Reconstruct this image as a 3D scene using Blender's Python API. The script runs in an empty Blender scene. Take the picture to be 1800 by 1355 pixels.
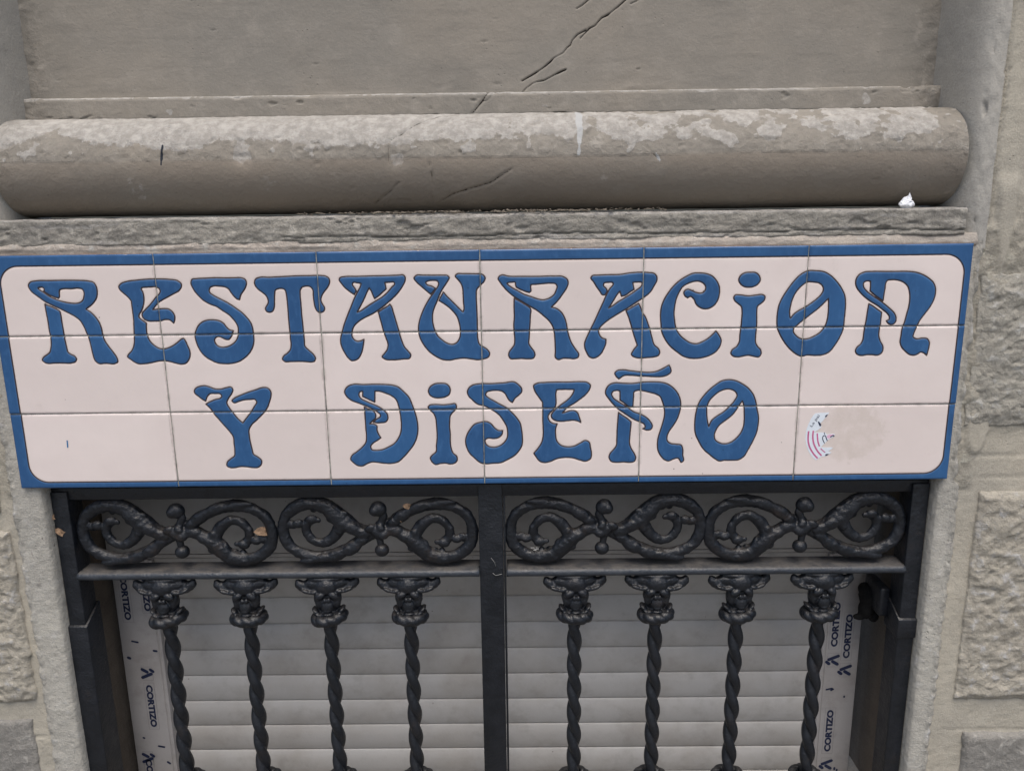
import bpy, bmesh, math, random
import numpy as np
from mathutils import Vector, Matrix, geometry

random.seed(7)
S = bpy.context.scene
COL = S.collection

# ------------------------------------------------------------------ camera, sky, sun, exposure
# Working units below are millimetres with the sign's top left corner at (0, 0, 0), x right,
# y into the wall, z up; GZ is the height of that corner above the pavement.
GZ = 1550.0
def T(p):
    return ((p[0]-900.0)/1000.0, p[1]/1000.0, (p[2]+GZ)/1000.0)

cam_d = bpy.data.cameras.new('camera')
cam = bpy.data.objects.new('camera', cam_d)
COL.objects.link(cam)
S.camera = cam
cam_d.sensor_width = 36.0
cam_d.sensor_fit = 'HORIZONTAL'
cam_d.lens = 36.0*1345.0/1800.0
cam_d.clip_start = 0.05
cam_d.clip_end = 400.0
CR = ((0.99989526, -0.00895735, 0.0113679), (0.00629695, 0.97647305, 0.21554752), (-0.01303118, -0.21545337, 0.97642718))
cp = T((968.857, -1416.264, 58.377))
m = Matrix.Identity(4)
for r in range(3):
    m[r][0] = CR[r][0]; m[r][1] = CR[r][2]; m[r][2] = -CR[r][1]; m[r][3] = cp[r]
cam.matrix_world = m

SUN_ELEV = math.radians(66); SUN_AZ = math.radians(176)     # compass style: 180 = in front of the wall
world = bpy.data.worlds.new('World')
S.world = world
world.use_nodes = True
wn = world.node_tree.nodes; wl = world.node_tree.links
wn.clear()
sky = wn.new('ShaderNodeTexSky'); sky.sky_type = 'NISHITA'; sky.sun_disc = False
sky.sun_elevation = SUN_ELEV; sky.sun_rotation = SUN_AZ
sky.air_density = 1.0; sky.dust_density = 4.0; sky.ozone_density = 1.0
bg = wn.new('ShaderNodeBackground'); bg.inputs['Strength'].default_value = 0.10
wo = wn.new('ShaderNodeOutputWorld')
wl.new(sky.outputs[0], bg.inputs[0]); wl.new(bg.outputs[0], wo.inputs[0])
sun_d = bpy.data.lights.new('sun', 'SUN'); sun_d.energy = 1.5; sun_d.angle = math.radians(45)
sun_d.color = (1.0, 0.95, 0.88)
sun = bpy.data.objects.new('sun', sun_d); COL.objects.link(sun)
sd = Vector((math.sin(SUN_AZ)*math.cos(SUN_ELEV), math.cos(SUN_AZ)*math.cos(SUN_ELEV), math.sin(SUN_ELEV)))
sun.rotation_euler = sd.to_track_quat('Z', 'Y').to_euler()
sun.location = (0, -4, 6)
vs = S.view_settings
vs.view_transform = 'Standard'; vs.look = 'None'; vs.exposure = 0.62; vs.gamma = 1.0
vs.use_curve_mapping = False
S.render.engine = 'CYCLES'

# ------------------------------------------------------------------ numeric helpers
def _hash(ix, iy, iz, seed):
    h = (ix*374761393 + iy*668265263 + iz*2147483647 + seed*974711) & 0xFFFFFFFF
    h = ((h ^ (h >> 13))*1274126177) & 0xFFFFFFFF
    h = (h ^ (h >> 16)) & 0xFFFFFFFF
    return h.astype(np.float64)/4294967295.0

def vn(P, s, seed=0):
    """value noise in -1..1 at points P (n,3); s = cell size (scalar or 3-vector)"""
    Q = np.asarray(P, float)/np.asarray(s, float)
    I = np.floor(Q).astype(np.int64); F = Q-I
    F = F*F*(3-2*F)
    o = 0
    for dx in (0, 1):
        wx = F[:, 0] if dx else 1-F[:, 0]
        for dy in (0, 1):
            wy = F[:, 1] if dy else 1-F[:, 1]
            for dz in (0, 1):
                wz = F[:, 2] if dz else 1-F[:, 2]
                o = o+wx*wy*wz*_hash(I[:, 0]+dx, I[:, 1]+dy, I[:, 2]+dz, seed)
    return o*2-1

def fbm(P, s, octv=4, seed=0, gain=0.5):
    a = 1.0; t = 0; n = 0
    s = np.asarray(s, float)
    for k in range(octv):
        t = t+a*vn(P, s/(2.03**k), seed+k*17); n += a; a *= gain
    return t/n

def sstep(a, b, x):
    t = np.clip((x-a)/(b-a), 0, 1)
    return t*t*(3-2*t)

def seg_dist(P, line):
    """distance of 2-D points to a polyline"""
    L = np.asarray(line, float)
    d = np.full(len(P), 1e9)
    for a, b in zip(L[:-1], L[1:]):
        ab = b-a; t = np.clip(((P-a)@ab)/max(ab@ab, 1e-9), 0, 1)
        d = np.minimum(d, np.hypot(*(P-a-t[:, None]*ab).T))
    return d

def loops_dist(P, loops):
    d = np.full(len(P), 1e9)
    for lp in loops:
        A = lp; B = np.roll(lp, -1, 0); AB = B-A; n2 = np.maximum((AB**2).sum(1), 1e-12)
        for k in range(0, len(P), 1500):
            Q = P[k:k+1500]
            t = np.clip(((Q[:, None, :]-A[None])*AB[None]).sum(2)/n2[None], 0, 1)
            D = Q[:, None, :]-A[None]-t[:, :, None]*AB[None]
            d[k:k+1500] = np.minimum(d[k:k+1500], np.sqrt((D**2).sum(2).min(1)))
    return d

def loops_inside(P, loops):
    c = np.zeros(len(P), int)
    for lp in loops:
        A = lp; B = np.roll(lp, -1, 0)
        for k in range(0, len(P), 2500):
            x = P[k:k+2500, 0][:, None]; y = P[k:k+2500, 1][:, None]
            cr = (A[None, :, 1] > y) != (B[None, :, 1] > y)
            dy = B[:, 1]-A[:, 1]; dy = np.where(abs(dy) < 1e-9, 1e-9, dy)
            xi = A[None, :, 0]+(y-A[None, :, 1])*((B[:, 0]-A[:, 0])/dy)[None]
            c[k:k+2500] += (cr & (x < xi)).sum(1)
    return c % 2 == 1

# ------------------------------------------------------------------ object helpers
def link(o, parent=None):
    COL.objects.link(o)
    if parent is not None: o.parent = parent
    return o

def thing(name, label, cat, loc=(0, 0, 0), group=None):
    o = bpy.data.objects.new(name, None)
    o.empty_display_size = 0.05
    o.location = T(loc)
    link(o)
    o['label'] = label; o['category'] = cat
    if group: o['group'] = group
    return o

def tag(o, label, cat, group=None):
    o['label'] = label; o['category'] = cat
    if group: o['group'] = group
    return o

def origin(parent):
    o = Vector((0, 0, 0))
    while parent is not None:
        o += parent.location; parent = parent.parent
    return o

def mesh(name, V, F, mats, fm=None, smooth=True, attrs=None, off=(0, 0, 0), raw=False):
    """V in mm (world frame of the sign) unless raw (metres, local)"""
    V = np.asarray(V, float)
    if not raw:
        V = (V+np.array([-900.0, 0, GZ]))/1000.0-np.asarray(off, float)
    me = bpy.data.meshes.new(name)
    me.from_pydata(V.tolist(), [], [tuple(int(i) for i in f) for f in F])
    for mt in (mats if isinstance(mats, (list, tuple)) else [mats]): me.materials.append(mt)
    if fm is not None: me.polygons.foreach_set('material_index', np.asarray(fm, np.int32))
    me.polygons.foreach_set('use_smooth', np.full(len(me.polygons), bool(smooth)))
    for k, a in (attrs or {}).items():
        at = me.attributes.new(k, 'FLOAT', 'POINT'); at.data.foreach_set('value', np.asarray(a, np.float32))
    me.update()
    return me

def part(name, V, F, mats, parent=None, fm=None, smooth=True, attrs=None):
    off = origin(parent)
    o = bpy.data.objects.new(name, mesh(name, V, F, mats, fm, smooth, attrs, off))
    return link(o, parent)

def gridfaces(nu, nv):
    i = np.arange(nu-1)[:, None]*nv+np.arange(nv-1)[None]
    i = i.ravel()
    return np.stack([i, i+nv, i+nv+1, i+1], 1)

def orient(P, F, toward):
    """flip quads so that they look along `toward`"""
    n = np.cross(P[F[:, 1]]-P[F[:, 0]], P[F[:, 2]]-P[F[:, 0]])
    if (n@np.asarray(toward, float)).sum() < 0: F = F[:, ::-1]
    return F

def normals_grid(P, nu, nv, toward):
    G = P.reshape(nu, nv, 3)
    n = np.cross(np.gradient(G, axis=0), np.gradient(G, axis=1)).reshape(-1, 3)
    n /= np.maximum(np.linalg.norm(n, axis=1), 1e-9)[:, None]
    if (n@np.asarray(toward, float)).sum() < 0: n = -n
    return n

def sweep(prof, x0, x1, step, pstep=None):
    """extrude a (y,z) profile along x -> grid points; returns P,nu,nv,s"""
    pr = np.asarray(prof, float)
    if pstep:
        d = np.r_[0, np.cumsum(np.hypot(*np.diff(pr, axis=0).T))]
        t = np.linspace(0, d[-1], int(d[-1]/pstep)+2)
        pr = np.stack([np.interp(t, d, pr[:, 0]), np.interp(t, d, pr[:, 1])], 1)
    xs = np.linspace(x0, x1, int((x1-x0)/step)+1)
    nu, nv = len(xs), len(pr)
    P = np.zeros((nu, nv, 3)); P[:, :, 0] = xs[:, None]; P[:, :, 1:] = pr[None]
    return P.reshape(-1, 3), nu, nv

def box(x0, x1, y0, y1, z0, z1):
    V = [(x, y, z) for x in (x0, x1) for y in (y0, y1) for z in (z0, z1)]
    F = [(0, 1, 3, 2), (4, 6, 7, 5), (0, 4, 5, 1), (2, 3, 7, 6), (0, 2, 6, 4), (1, 5, 7, 3)]
    return V, F

def bevel_box(x0, x1, y0, y1, z0, z1, b=2.0, seg=2):
    bm = bmesh.new()
    V, F = box(x0, x1, y0, y1, z0, z1)
    vs_ = [bm.verts.new(v) for v in V]
    for f in F: bm.faces.new([vs_[i] for i in f])
    bmesh.ops.recalc_face_normals(bm, faces=bm.faces)
    bmesh.ops.bevel(bm, geom=list(bm.edges), offset=b, segments=seg, affect='EDGES', profile=0.5)
    bm.verts.index_update()
    V = [tuple(v.co) for v in bm.verts]; F = [[v.index for v in f.verts] for f in bm.faces]
    bm.free()
    return V, F

def merge(*vf):
    V = []; F = []
    for v, f in vf:
        b = len(V); V += [tuple(p) for p in v]; F += [tuple(i+b for i in q) for q in f]
    return V, F

def tube(path, rad, seg=12, caps=True):
    P = np.asarray(path, float); n = len(P)
    R = np.full(n, rad, float) if np.isscalar(rad) else np.asarray(rad, float)
    tg = np.gradient(P, axis=0); tg /= np.linalg.norm(tg, axis=1)[:, None]
    up = np.array([0, 1.0, 0]); V = []; F = []
    for i in range(n):
        a = up-tg[i]*(up@tg[i])
        if np.linalg.norm(a) < 1e-3: a = np.array([1.0, 0, 0])-tg[i]*tg[i][0]
        a /= np.linalg.norm(a); b = np.cross(tg[i], a)
        for k in range(seg):
            t = 2*math.pi*k/seg
            V.append(P[i]+R[i]*(math.cos(t)*a+math.sin(t)*b))
    for i in range(n-1):
        for k in range(seg):
            k2 = (k+1) % seg
            F.append((i*seg+k, i*seg+k2, (i+1)*seg+k2, (i+1)*seg+k))
    if caps:
        F.append(tuple(range(seg))[::-1]); F.append(tuple((n-1)*seg+k for k in range(seg)))
    return V, F

def ellipsoid(c, r, nu=14, nv=10, rot=None):
    V = []; F = []
    for j in range(nv+1):
        ph = math.pi*j/nv
        for i in range(nu):
            th = 2*math.pi*i/nu
            p = Vector((r[0]*math.sin(ph)*math.cos(th), r[1]*math.sin(ph)*math.sin(th), r[2]*math.cos(ph)))
            if rot is not None: p = rot @ p
            V.append((c[0]+p.x, c[1]+p.y, c[2]+p.z))
    for j in range(nv):
        for i in range(nu):
            i2 = (i+1) % nu
            F.append((j*nu+i, j*nu+i2, (j+1)*nu+i2, (j+1)*nu+i))
    return V, F

def smooth_path(pts, n=60, closed=False):
    """Catmull-Rom through points of any dimension"""
    P = np.asarray(pts, float)
    if closed: Q = np.vstack([P[-1], P, P[0], P[1]])
    else: Q = np.vstack([2*P[0]-P[1], P, 2*P[-1]-P[-2]])
    out = []; segs = len(Q)-3
    for i in range(segs):
        p0, p1, p2, p3 = Q[i:i+4]
        k = max(2, int(round(n/segs)))
        for t in np.linspace(0, 1, k, endpoint=False):
            out.append(0.5*((2*p1)+(-p0+p2)*t+(2*p0-5*p1+4*p2-p3)*t*t+(-p0+3*p1-3*p2+p3)*t**3))
    if not closed: out.append(P[-1])
    return np.array(out)

def fused(name, VF, mat, voxel, smooth_it=6):
    """joins overlapping shapes into one skin (mm, local frame) -> mesh in metres"""
    V, F = VF
    me = mesh(name+'_src', np.asarray(V)/1000.0, F, mat, raw=True)
    bm = bmesh.new(); bm.from_mesh(me); bmesh.ops.recalc_face_normals(bm, faces=bm.faces); bm.to_mesh(me); bm.free()
    o = bpy.data.objects.new(name+'_src', me); COL.objects.link(o)
    md = o.modifiers.new('r', 'REMESH'); md.mode = 'VOXEL'; md.voxel_size = voxel/1000.0
    sm = o.modifiers.new('s', 'SMOOTH'); sm.iterations = smooth_it; sm.factor = 0.5
    dg = bpy.context.evaluated_depsgraph_get(); dg.update()
    res = bpy.data.meshes.new_from_object(o.evaluated_get(dg))
    bpy.data.objects.remove(o); bpy.data.meshes.remove(me)
    res.name = name
    res.materials.clear(); res.materials.append(mat)
    res.polygons.foreach_set('use_smooth', np.full(len(res.polygons), True))
    return res

# ------------------------------------------------------------------ materials
class NT:
    def __init__(s, name):
        s.m = bpy.data.materials.new(name); s.m.use_nodes = True
        s.n = s.m.node_tree.nodes; s.l = s.m.node_tree.links
        s.b = s.n['Principled BSDF']
        s.pos = s.n.new('ShaderNodeNewGeometry').outputs['Position']
    def put(s, inp, v):
        if hasattr(v, 'links'): s.l.new(v, inp)
        else: inp.default_value = v
    def noise(s, scale, detail=4, rough=0.55, stretch=None, dist=0.0, off=None):
        n = s.n.new('ShaderNodeTexNoise'); n.inputs['Scale'].default_value = scale
        n.inputs['Detail'].default_value = detail; n.inputs['Roughness'].default_value = rough
        n.inputs['Distortion'].default_value = dist
        v = s.pos
        if stretch or off:
            mp = s.n.new('ShaderNodeMapping'); s.l.new(v, mp.inputs[0])
            if stretch: mp.inputs['Scale'].default_value = stretch
            if off: mp.inputs['Location'].default_value = off
            v = mp.outputs[0]
        s.l.new(v, n.inputs['Vector'])
        return n.outputs[0]
    def vor(s, scale, feature='F1', rnd=1.0):
        n = s.n.new('ShaderNodeTexVoronoi'); n.inputs['Scale'].default_value = scale; n.feature = feature
        n.inputs['Randomness'].default_value = rnd
        s.l.new(s.pos, n.inputs['Vector']); return n.outputs['Distance']
    def ramp(s, v, a, b, ya=0.0, yb=1.0):
        n = s.n.new('ShaderNodeMapRange'); n.inputs[1].default_value = a; n.inputs[2].default_value = b
        n.inputs[3].default_value = ya; n.inputs[4].default_value = yb; n.interpolation_type = 'SMOOTHSTEP'
        s.put(n.inputs[0], v); return n.outputs[0]
    def math(s, op, a, b=0.0, clamp=False):
        n = s.n.new('ShaderNodeMath'); n.operation = op; n.use_clamp = clamp
        s.put(n.inputs[0], a); s.put(n.inputs[1], b); return n.outputs[0]
    def mix(s, f, a, b, mode='MIX'):
        n = s.n.new('ShaderNodeMix'); n.data_type = 'RGBA'; n.blend_type = mode
        s.put(n.inputs[0], f)
        for i, v in ((6, a), (7, b)):
            if hasattr(v, 'links'): s.l.new(v, n.inputs[i])
            else: n.inputs[i].default_value = (*v, 1.0) if len(v) == 3 else v
        return n.outputs[2]
    def attr(s, name):
        n = s.n.new('ShaderNodeAttribute'); n.attribute_name = name; return n.outputs['Fac']
    def xyz(s):
        n = s.n.new('ShaderNodeSeparateXYZ'); s.l.new(s.pos, n.inputs[0]); return n.outputs
    def bump(s, h, dist, strength=1.0, prev=None):
        n = s.n.new('ShaderNodeBump'); n.inputs['Distance'].default_value = dist
        n.inputs['Strength'].default_value = strength
        s.l.new(h, n.inputs['Height'])
        if prev is not None: s.l.new(prev, n.inputs['Normal'])
        return n.outputs[0]
    def done(s, col, rough=0.8, normal=None, spec=0.3, coat=0.0):
        s.put(s.b.inputs['Base Color'], col if hasattr(col, 'links') else (*col, 1.0))
        s.put(s.b.inputs['Roughness'], rough)
        s.b.inputs['Specular IOR Level'].default_value = spec
        if coat: s.b.inputs['Coat Weight'].default_value = coat; s.b.inputs['Coat Roughness'].default_value = 0.15
        if normal is not None: s.l.new(normal, s.b.inputs['Normal'])
        return s.m

def cement(name, c_mid, c_lo, c_hi, pits=0.5, fine=0.0012, streak=True, crack=None, crust_and_highlight=False, marks=False, grain=1.0, rough=0.0):
    t = NT(name)
    big = t.noise(4.0, 5, 0.6); med = t.noise(22.0, 6, 0.65)
    col = t.mix(t.ramp(big, 0.32, 0.68), c_lo, c_mid)
    col = t.mix(t.math('MULTIPLY', t.ramp(med, 0.48, 0.78), 0.7), col, c_hi)
    if streak:
        st = t.noise(9.0, 5, 0.6, stretch=(1.0, 1.0, 9.0), off=(3.1, 0, 0))
        col = t.mix(t.math('MULTIPLY', t.ramp(st, 0.5, 0.75), 0.35), col, tuple(0.72*c for c in c_lo))
        sp = t.noise(2.2, 3, 0.6, off=(9.0, 2.0, 5.0))
        col = t.mix(t.math('MULTIPLY', t.ramp(sp, 0.5, 0.72), 0.45), col, (c_mid[0]*1.12, c_mid[1]*1.07, c_mid[2]*1.02))
    fn = t.noise(330.0, 4, 0.7)
    col = t.mix(t.ramp(fn, 0.3, 0.75, 0.0, 0.30*grain), col, tuple(1.5*c for c in c_hi))
    bl = t.noise(6.5, 6, 0.68, dist=0.6, off=(5, 7, 3))
    col = t.mix(t.math('MULTIPLY', t.ramp(bl, 0.55, 0.78), 0.4), col, (c_hi[0]*1.08, c_hi[1]*1.05, c_hi[2]*1.02))
    col = t.mix(t.math('MULTIPLY', t.ramp(bl, 0.46, 0.28), 0.4), col, tuple(0.80*c for c in c_lo))
    gr = t.vor(95.0)
    pit = t.math('MULTIPLY', t.ramp(gr, 0.0, 0.2, 1.0, 0.0), t.ramp(t.noise(14.0, 3), 0.52, 0.68))
    col = t.mix(t.math('MULTIPLY', pit, pits), col, tuple(0.35*c for c in c_lo))
    if rough:
        # broken surface: sharp small relief, darker in its hollows, paler on its peaks
        rk = t.attr('rough')
        rn = t.noise(62.0, 9, 0.72, dist=0.35, off=(2, 8, 4)); rv = t.vor(48.0)
        rh = t.math('ADD', rn, t.math('MULTIPLY', rv, 0.35))
        col = t.mix(t.math('MULTIPLY', rk, t.ramp(rh, 0.62, 0.40, 0.0, 0.38)), col, tuple(0.45*c for c in c_lo))
        col = t.mix(t.math('MULTIPLY', rk, t.ramp(rh, 0.72, 0.92, 0.0, 0.7)), col, tuple(min(0.62, 1.45*c) for c in c_hi))
    if crust_and_highlight:  # pale lime crust; on fillet and ledge top edges a painted highlight
        cr = t.math('ADD', t.attr('crust_and_highlight'), t.math('MULTIPLY', t.math('SUBTRACT', t.noise(75.0, 5, 0.65), 0.5), 0.9))
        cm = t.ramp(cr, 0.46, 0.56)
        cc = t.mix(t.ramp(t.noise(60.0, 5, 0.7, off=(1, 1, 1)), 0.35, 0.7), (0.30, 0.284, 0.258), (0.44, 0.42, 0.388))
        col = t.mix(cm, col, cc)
    if marks:
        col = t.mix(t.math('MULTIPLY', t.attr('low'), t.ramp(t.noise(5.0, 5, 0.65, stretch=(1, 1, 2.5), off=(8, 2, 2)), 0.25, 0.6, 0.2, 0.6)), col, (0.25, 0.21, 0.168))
        col = t.mix(t.ramp(t.attr('drip'), -0.6, 0.8, 1.0, 0.0), col, (0.42, 0.425, 0.42))
        col = t.mix(t.ramp(t.attr('pen'), -0.5, 0.5, 1.0, 0.0), col, (0.03, 0.035, 0.045))
    if crack:
        col = t.mix(t.ramp(t.attr('crack'), -0.5, 0.6, 1.0, 0.0), col, (0.025, 0.02, 0.017))
    h = t.math('ADD', t.math('MULTIPLY', fn, 0.35*grain), t.math('MULTIPLY', t.noise(120.0, 5, 0.7), 0.65))
    h = t.math('SUBTRACT', h, t.math('MULTIPLY', pit, 1.2*pits))
    nrm = t.bump(h, fine*2.2)
    if rough:
        nrm = t.bump(t.math('MULTIPLY', rh, rk), rough, 1.0, nrm)
    return t.done(col, 0.92, nrm, 0.15)

M_panel = cement('smoothed_cement', (0.272, 0.248, 0.212), (0.238, 0.223, 0.196), (0.315, 0.29, 0.253), 0.4, 0.0008, crack=True, crust_and_highlight=True, grain=0.3, rough=0.004)
M_torus = cement('flaking_cement', (0.265, 0.243, 0.208), (0.235, 0.217, 0.188), (0.30, 0.279, 0.245), 0.4, 0.001, crack=True, crust_and_highlight=True, marks=True, grain=0.3, rough=0.005)
M_ledge = cement('weathered_stone', (0.31, 0.292, 0.255), (0.23, 0.218, 0.195), (0.41, 0.388, 0.345), 0.6, 0.002, streak=False, crust_and_highlight=True, rough=0.006)
M_pier = cement('pier_render', (0.40, 0.37, 0.305), (0.33, 0.308, 0.26), (0.45, 0.42, 0.355), 0.4, 0.0012, rough=0.009)
M_strip = cement('pale_mortar', (0.40, 0.385, 0.34), (0.335, 0.322, 0.288), (0.50, 0.482, 0.435), 0.5, 0.002, streak=False, crust_and_highlight=True, rough=0.007)
M_block = cement('rough_sandstone', (0.45, 0.415, 0.345), (0.37, 0.34, 0.285), (0.54, 0.505, 0.43), 0.5, 0.002, streak=False, rough=0.009)
M_grey_block = cement('weathered_sandstone', (0.40, 0.378, 0.325), (0.33, 0.312, 0.27), (0.49, 0.468, 0.41), 0.5, 0.002, streak=False, rough=0.009)
M_dark_block = cement('grey_stone', (0.28, 0.268, 0.243), (0.215, 0.208, 0.192), (0.335, 0.322, 0.295), 0.5, 0.002, streak=False, rough=0.006)
M_bed = cement('bedding_mortar', (0.43, 0.38, 0.33), (0.33, 0.30, 0.265), (0.52, 0.46, 0.40), 0.4, 0.0015, streak=False, rough=0.005)
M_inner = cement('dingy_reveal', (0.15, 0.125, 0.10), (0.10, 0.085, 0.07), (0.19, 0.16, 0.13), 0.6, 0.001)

def glaze(name, base, tint, line, rough, white):
    t = NT(name)
    d = t.attr('line')
    rnd = t.n.new('ShaderNodeObjectInfo').outputs['Random']
    cl = t.noise(7.0, 4, 0.6)
    col = t.mix(t.ramp(cl, 0.3, 0.7), base, tint)
    col = t.mix(t.math('MULTIPLY', rnd, 0.8 if white else 0.5), col, tuple(0.92*c for c in tint))
    if white:
        gl = t.ramp(d, 0.8, 5.0, 0.5, 0.0)
        col = t.mix(gl, col, (base[0]*0.86, base[1]*0.80, base[2]*0.76))
        # glue left where most of the sticker was peeled away
        x, y, z = t.xyz()
        ex = t.math('DIVIDE', t.math('SUBTRACT', x, 0.700), 0.082); ez = t.math('DIVIDE', t.math('SUBTRACT', z, 1.195), 0.066)
        q = t.math('SQRT', t.math('ADD', t.math('MULTIPLY', ex, ex), t.math('MULTIPLY', ez, ez)))
        q = t.math('ADD', q, t.math('MULTIPLY', t.math('SUBTRACT', t.noise(55.0, 5, 0.7), 0.5), 1.0))
        gm = t.math('MULTIPLY', t.ramp(q, 0.72, 0.92, 1.0, 0.0), t.ramp(t.noise(42.0, 5, 0.7), 0.30, 0.62, 0.12, 0.5))
        col = t.mix(gm, col, (0.56, 0.49, 0.43))
        sp = t.math('MULTIPLY', t.ramp(t.vor(38.0), 0.035, 0.06, 1.0, 0.0), t.ramp(t.noise(6.0, 2), 0.56, 0.6))
        col = t.mix(t.math('MULTIPLY', sp, 0.8), col, (0.12, 0.10, 0.085))
        dm = t.math('MULTIPLY', t.ramp(t.noise(16.0, 5, 0.7, off=(4, 4, 4)), 0.6, 0.8), 0.25)
        col = t.mix(dm, col, (0.40, 0.35, 0.31))
    else:
        sp = t.math('MULTIPLY', t.ramp(t.vor(70.0), 0.05, 0.1, 1.0, 0.0), t.ramp(t.noise(9.0, 2), 0.5, 0.6))
        col = t.mix(t.math('MULTIPLY', sp, 0.7), col, (0.01, 0.02, 0.05))
    ed = t.attr('edge')
    gm2 = t.math('MULTIPLY', t.ramp(ed, 0.8, 5.5, 0.5, 0.0), t.ramp(t.noise(30.0, 4, 0.7, off=(6, 1, 2)), 0.42, 0.7))
    col = t.mix(gm2, col, (0.30, 0.26, 0.23) if white else (0.02, 0.06, 0.14))
    ch = t.math('ADD', ed, t.math('MULTIPLY', t.noise(70.0, 3, 0.6, off=(3, 3, 9)), 9.0))
    col = t.mix(t.ramp(ch, 2.9, 3.3, 0.9, 0.0), col, (0.50, 0.43, 0.37))
    if not white:
        br = t.noise(55.0, 4, 0.6, stretch=(1.6, 1, 0.7)); col = t.mix(t.math('MULTIPLY', t.ramp(br, 0.45, 0.75), 0.35), col, (0.055, 0.155, 0.335))
        col = t.mix(t.ramp(d, 1.2, 4.5, 0.4, 0.0), col, (0.062, 0.165, 0.33))
    wob = t.math('MULTIPLY', t.math('SUBTRACT', t.noise(160.0, 3, 0.6), 0.5), 0.9)
    lm = t.ramp(t.math('ADD', d, wob), 0.95, 1.65, 1.0, 0.0)
    col = t.mix(lm, col, line)
    r = t.math('ADD', t.math('MULTIPLY', lm, 0.35), rough)
    h = t.noise(45.0, 3, 0.5)
    return t.done(col, r, t.bump(h, 0.0006, 0.6), 0.5)

M_white = glaze('white_glaze', (0.780, 0.695, 0.662), (0.730, 0.645, 0.612), (0.04, 0.026, 0.027), 0.20, True)
M_blue = glaze('blue_glaze', (0.031, 0.113, 0.270), (0.022, 0.083, 0.212), (0.034, 0.02, 0.024), 0.24, False)
def plain(name, c, rough=0.7, var=0.2, scale=40.0, spec=0.3, bump=0.0):
    t = NT(name)
    n = t.noise(scale, 5, 0.65)
    col = t.mix(t.ramp(n, 0.3, 0.7), tuple(x*(1-var) for x in c), tuple(min(1, x*(1+var)) for x in c))
    return t.done(col, rough, t.bump(n, bump) if bump else None, spec)
M_bisque = plain('fired_clay', (0.42, 0.30, 0.23))
M_grout = plain('grey_grout', (0.26, 0.262, 0.235), 0.95, 0.5, 60.0)

def iron(name, dusty=0.12, base=((0.004, 0.0058, 0.0092), (0.008, 0.0102, 0.015)), rust=0.35):
    t = NT(name)
    n = t.noise(28.0, 5, 0.65)
    col = t.mix(t.ramp(n, 0.35, 0.7), base[0], base[1])
    rs = t.math('MULTIPLY', t.ramp(t.noise(16.0, 5, 0.7, off=(2, 5, 1)), 0.55, 0.78), rust)
    col = t.mix(rs, col, (0.045, 0.032, 0.024))
    g = t.n.new('ShaderNodeNewGeometry')
    sx = t.n.new('ShaderNodeSeparateXYZ'); t.l.new(g.outputs['Normal'], sx.inputs[0])
    dust = t.math('MULTIPLY', t.ramp(sx.outputs[2], 0.6, 0.97), t.ramp(t.noise(45.0, 5, 0.7), 0.3, 0.65, 0.3, 1.0))
    dust = t.math('MULTIPLY', dust, dusty)
    col = t.mix(dust, col, (0.16, 0.142, 0.122))
    r = t.math('ADD', t.math('MULTIPLY', dust, 0.3), t.ramp(n, 0.3, 0.7, 0.32, 0.50))
    h = t.math('ADD', t.noise(150.0, 4, 0.6), t.math('MULTIPLY', t.noise(40.0, 3), 1.2))
    return t.done(col, r, t.bump(h, 0.0014), 0.5)
M_iron = iron('black_painted_iron')
M_rail = iron('dusty_black_iron', 0.55, ((0.024, 0.030, 0.040), (0.040, 0.047, 0.057)), 0.2)
M_cast = iron('rusty_black_iron', 0.25, rust=0.6)
def pvc(name, c, dirt):
    t = NT(name)
    col = t.mix(t.math('MULTIPLY', t.ramp(t.noise(6.0, 6, 0.65), 0.4, 0.72), 0.75), c, dirt)
    st = t.noise(22.0, 5, 0.65, off=(1, 0, 2))
    col = t.mix(t.math('MULTIPLY', t.ramp(st, 0.46, 0.74), 0.45), col, tuple(0.75*x for x in dirt))
    sp = t.math('MULTIPLY', t.ramp(t.vor(28.0), 0.03, 0.06, 1.0, 0.0), t.ramp(t.noise(5.0, 2), 0.5, 0.6))
    col = t.mix(t.math('MULTIPLY', sp, 0.7), col, (0.12, 0.09, 0.07))
    ob = t.n.new('ShaderNodeObjectInfo').outputs['Random']
    col = t.mix(t.math('MULTIPLY', ob, 0.3), col, dirt)
    return t.done(col, 0.5, t.bump(t.noise(200.0, 3), 0.0003), 0.4)
M_slat = pvc('grey_white_plastic', (0.45, 0.44, 0.425), (0.345, 0.32, 0.29))
M_film = pvc('protective_film', (0.40, 0.385, 0.38), (0.31, 0.29, 0.275))
M_print = plain('navy_print', (0.018, 0.025, 0.06), 0.6, 0.1)
M_frame_print = plain('faint_print', (0.27, 0.26, 0.26), 0.6, 0.1)
M_paper = plain('white_paper', (0.74, 0.76, 0.80), 0.8, 0.05)
M_stk = plain('sticker_paper', (0.70, 0.76, 0.82), 0.5, 0.03)
M_pink = plain('pink_ink', (0.52, 0.13, 0.27), 0.6, 0.08)
M_palepink = plain('pale_pink_ink', (0.72, 0.45, 0.58), 0.6, 0.05)
M_leaf = plain('dry_leaf', (0.25, 0.165, 0.105), 0.8, 0.35, 120.0)
M_foam = plain('black_foam', (0.006, 0.006, 0.006), 0.9, 0.3)
M_dirt = plain('plant_litter', (0.15, 0.13, 0.105), 0.95, 0.5, 90.0)
M_pave = plain('pavement_slabs', (0.16, 0.155, 0.145), 0.9, 0.25, 3.0)
M_ink = plain('blue_pen', (0.03, 0.16, 0.36), 0.6, 0.05)
M_thread = plain('pale_thread', (0.28, 0.28, 0.27), 0.9, 0.1)

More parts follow.
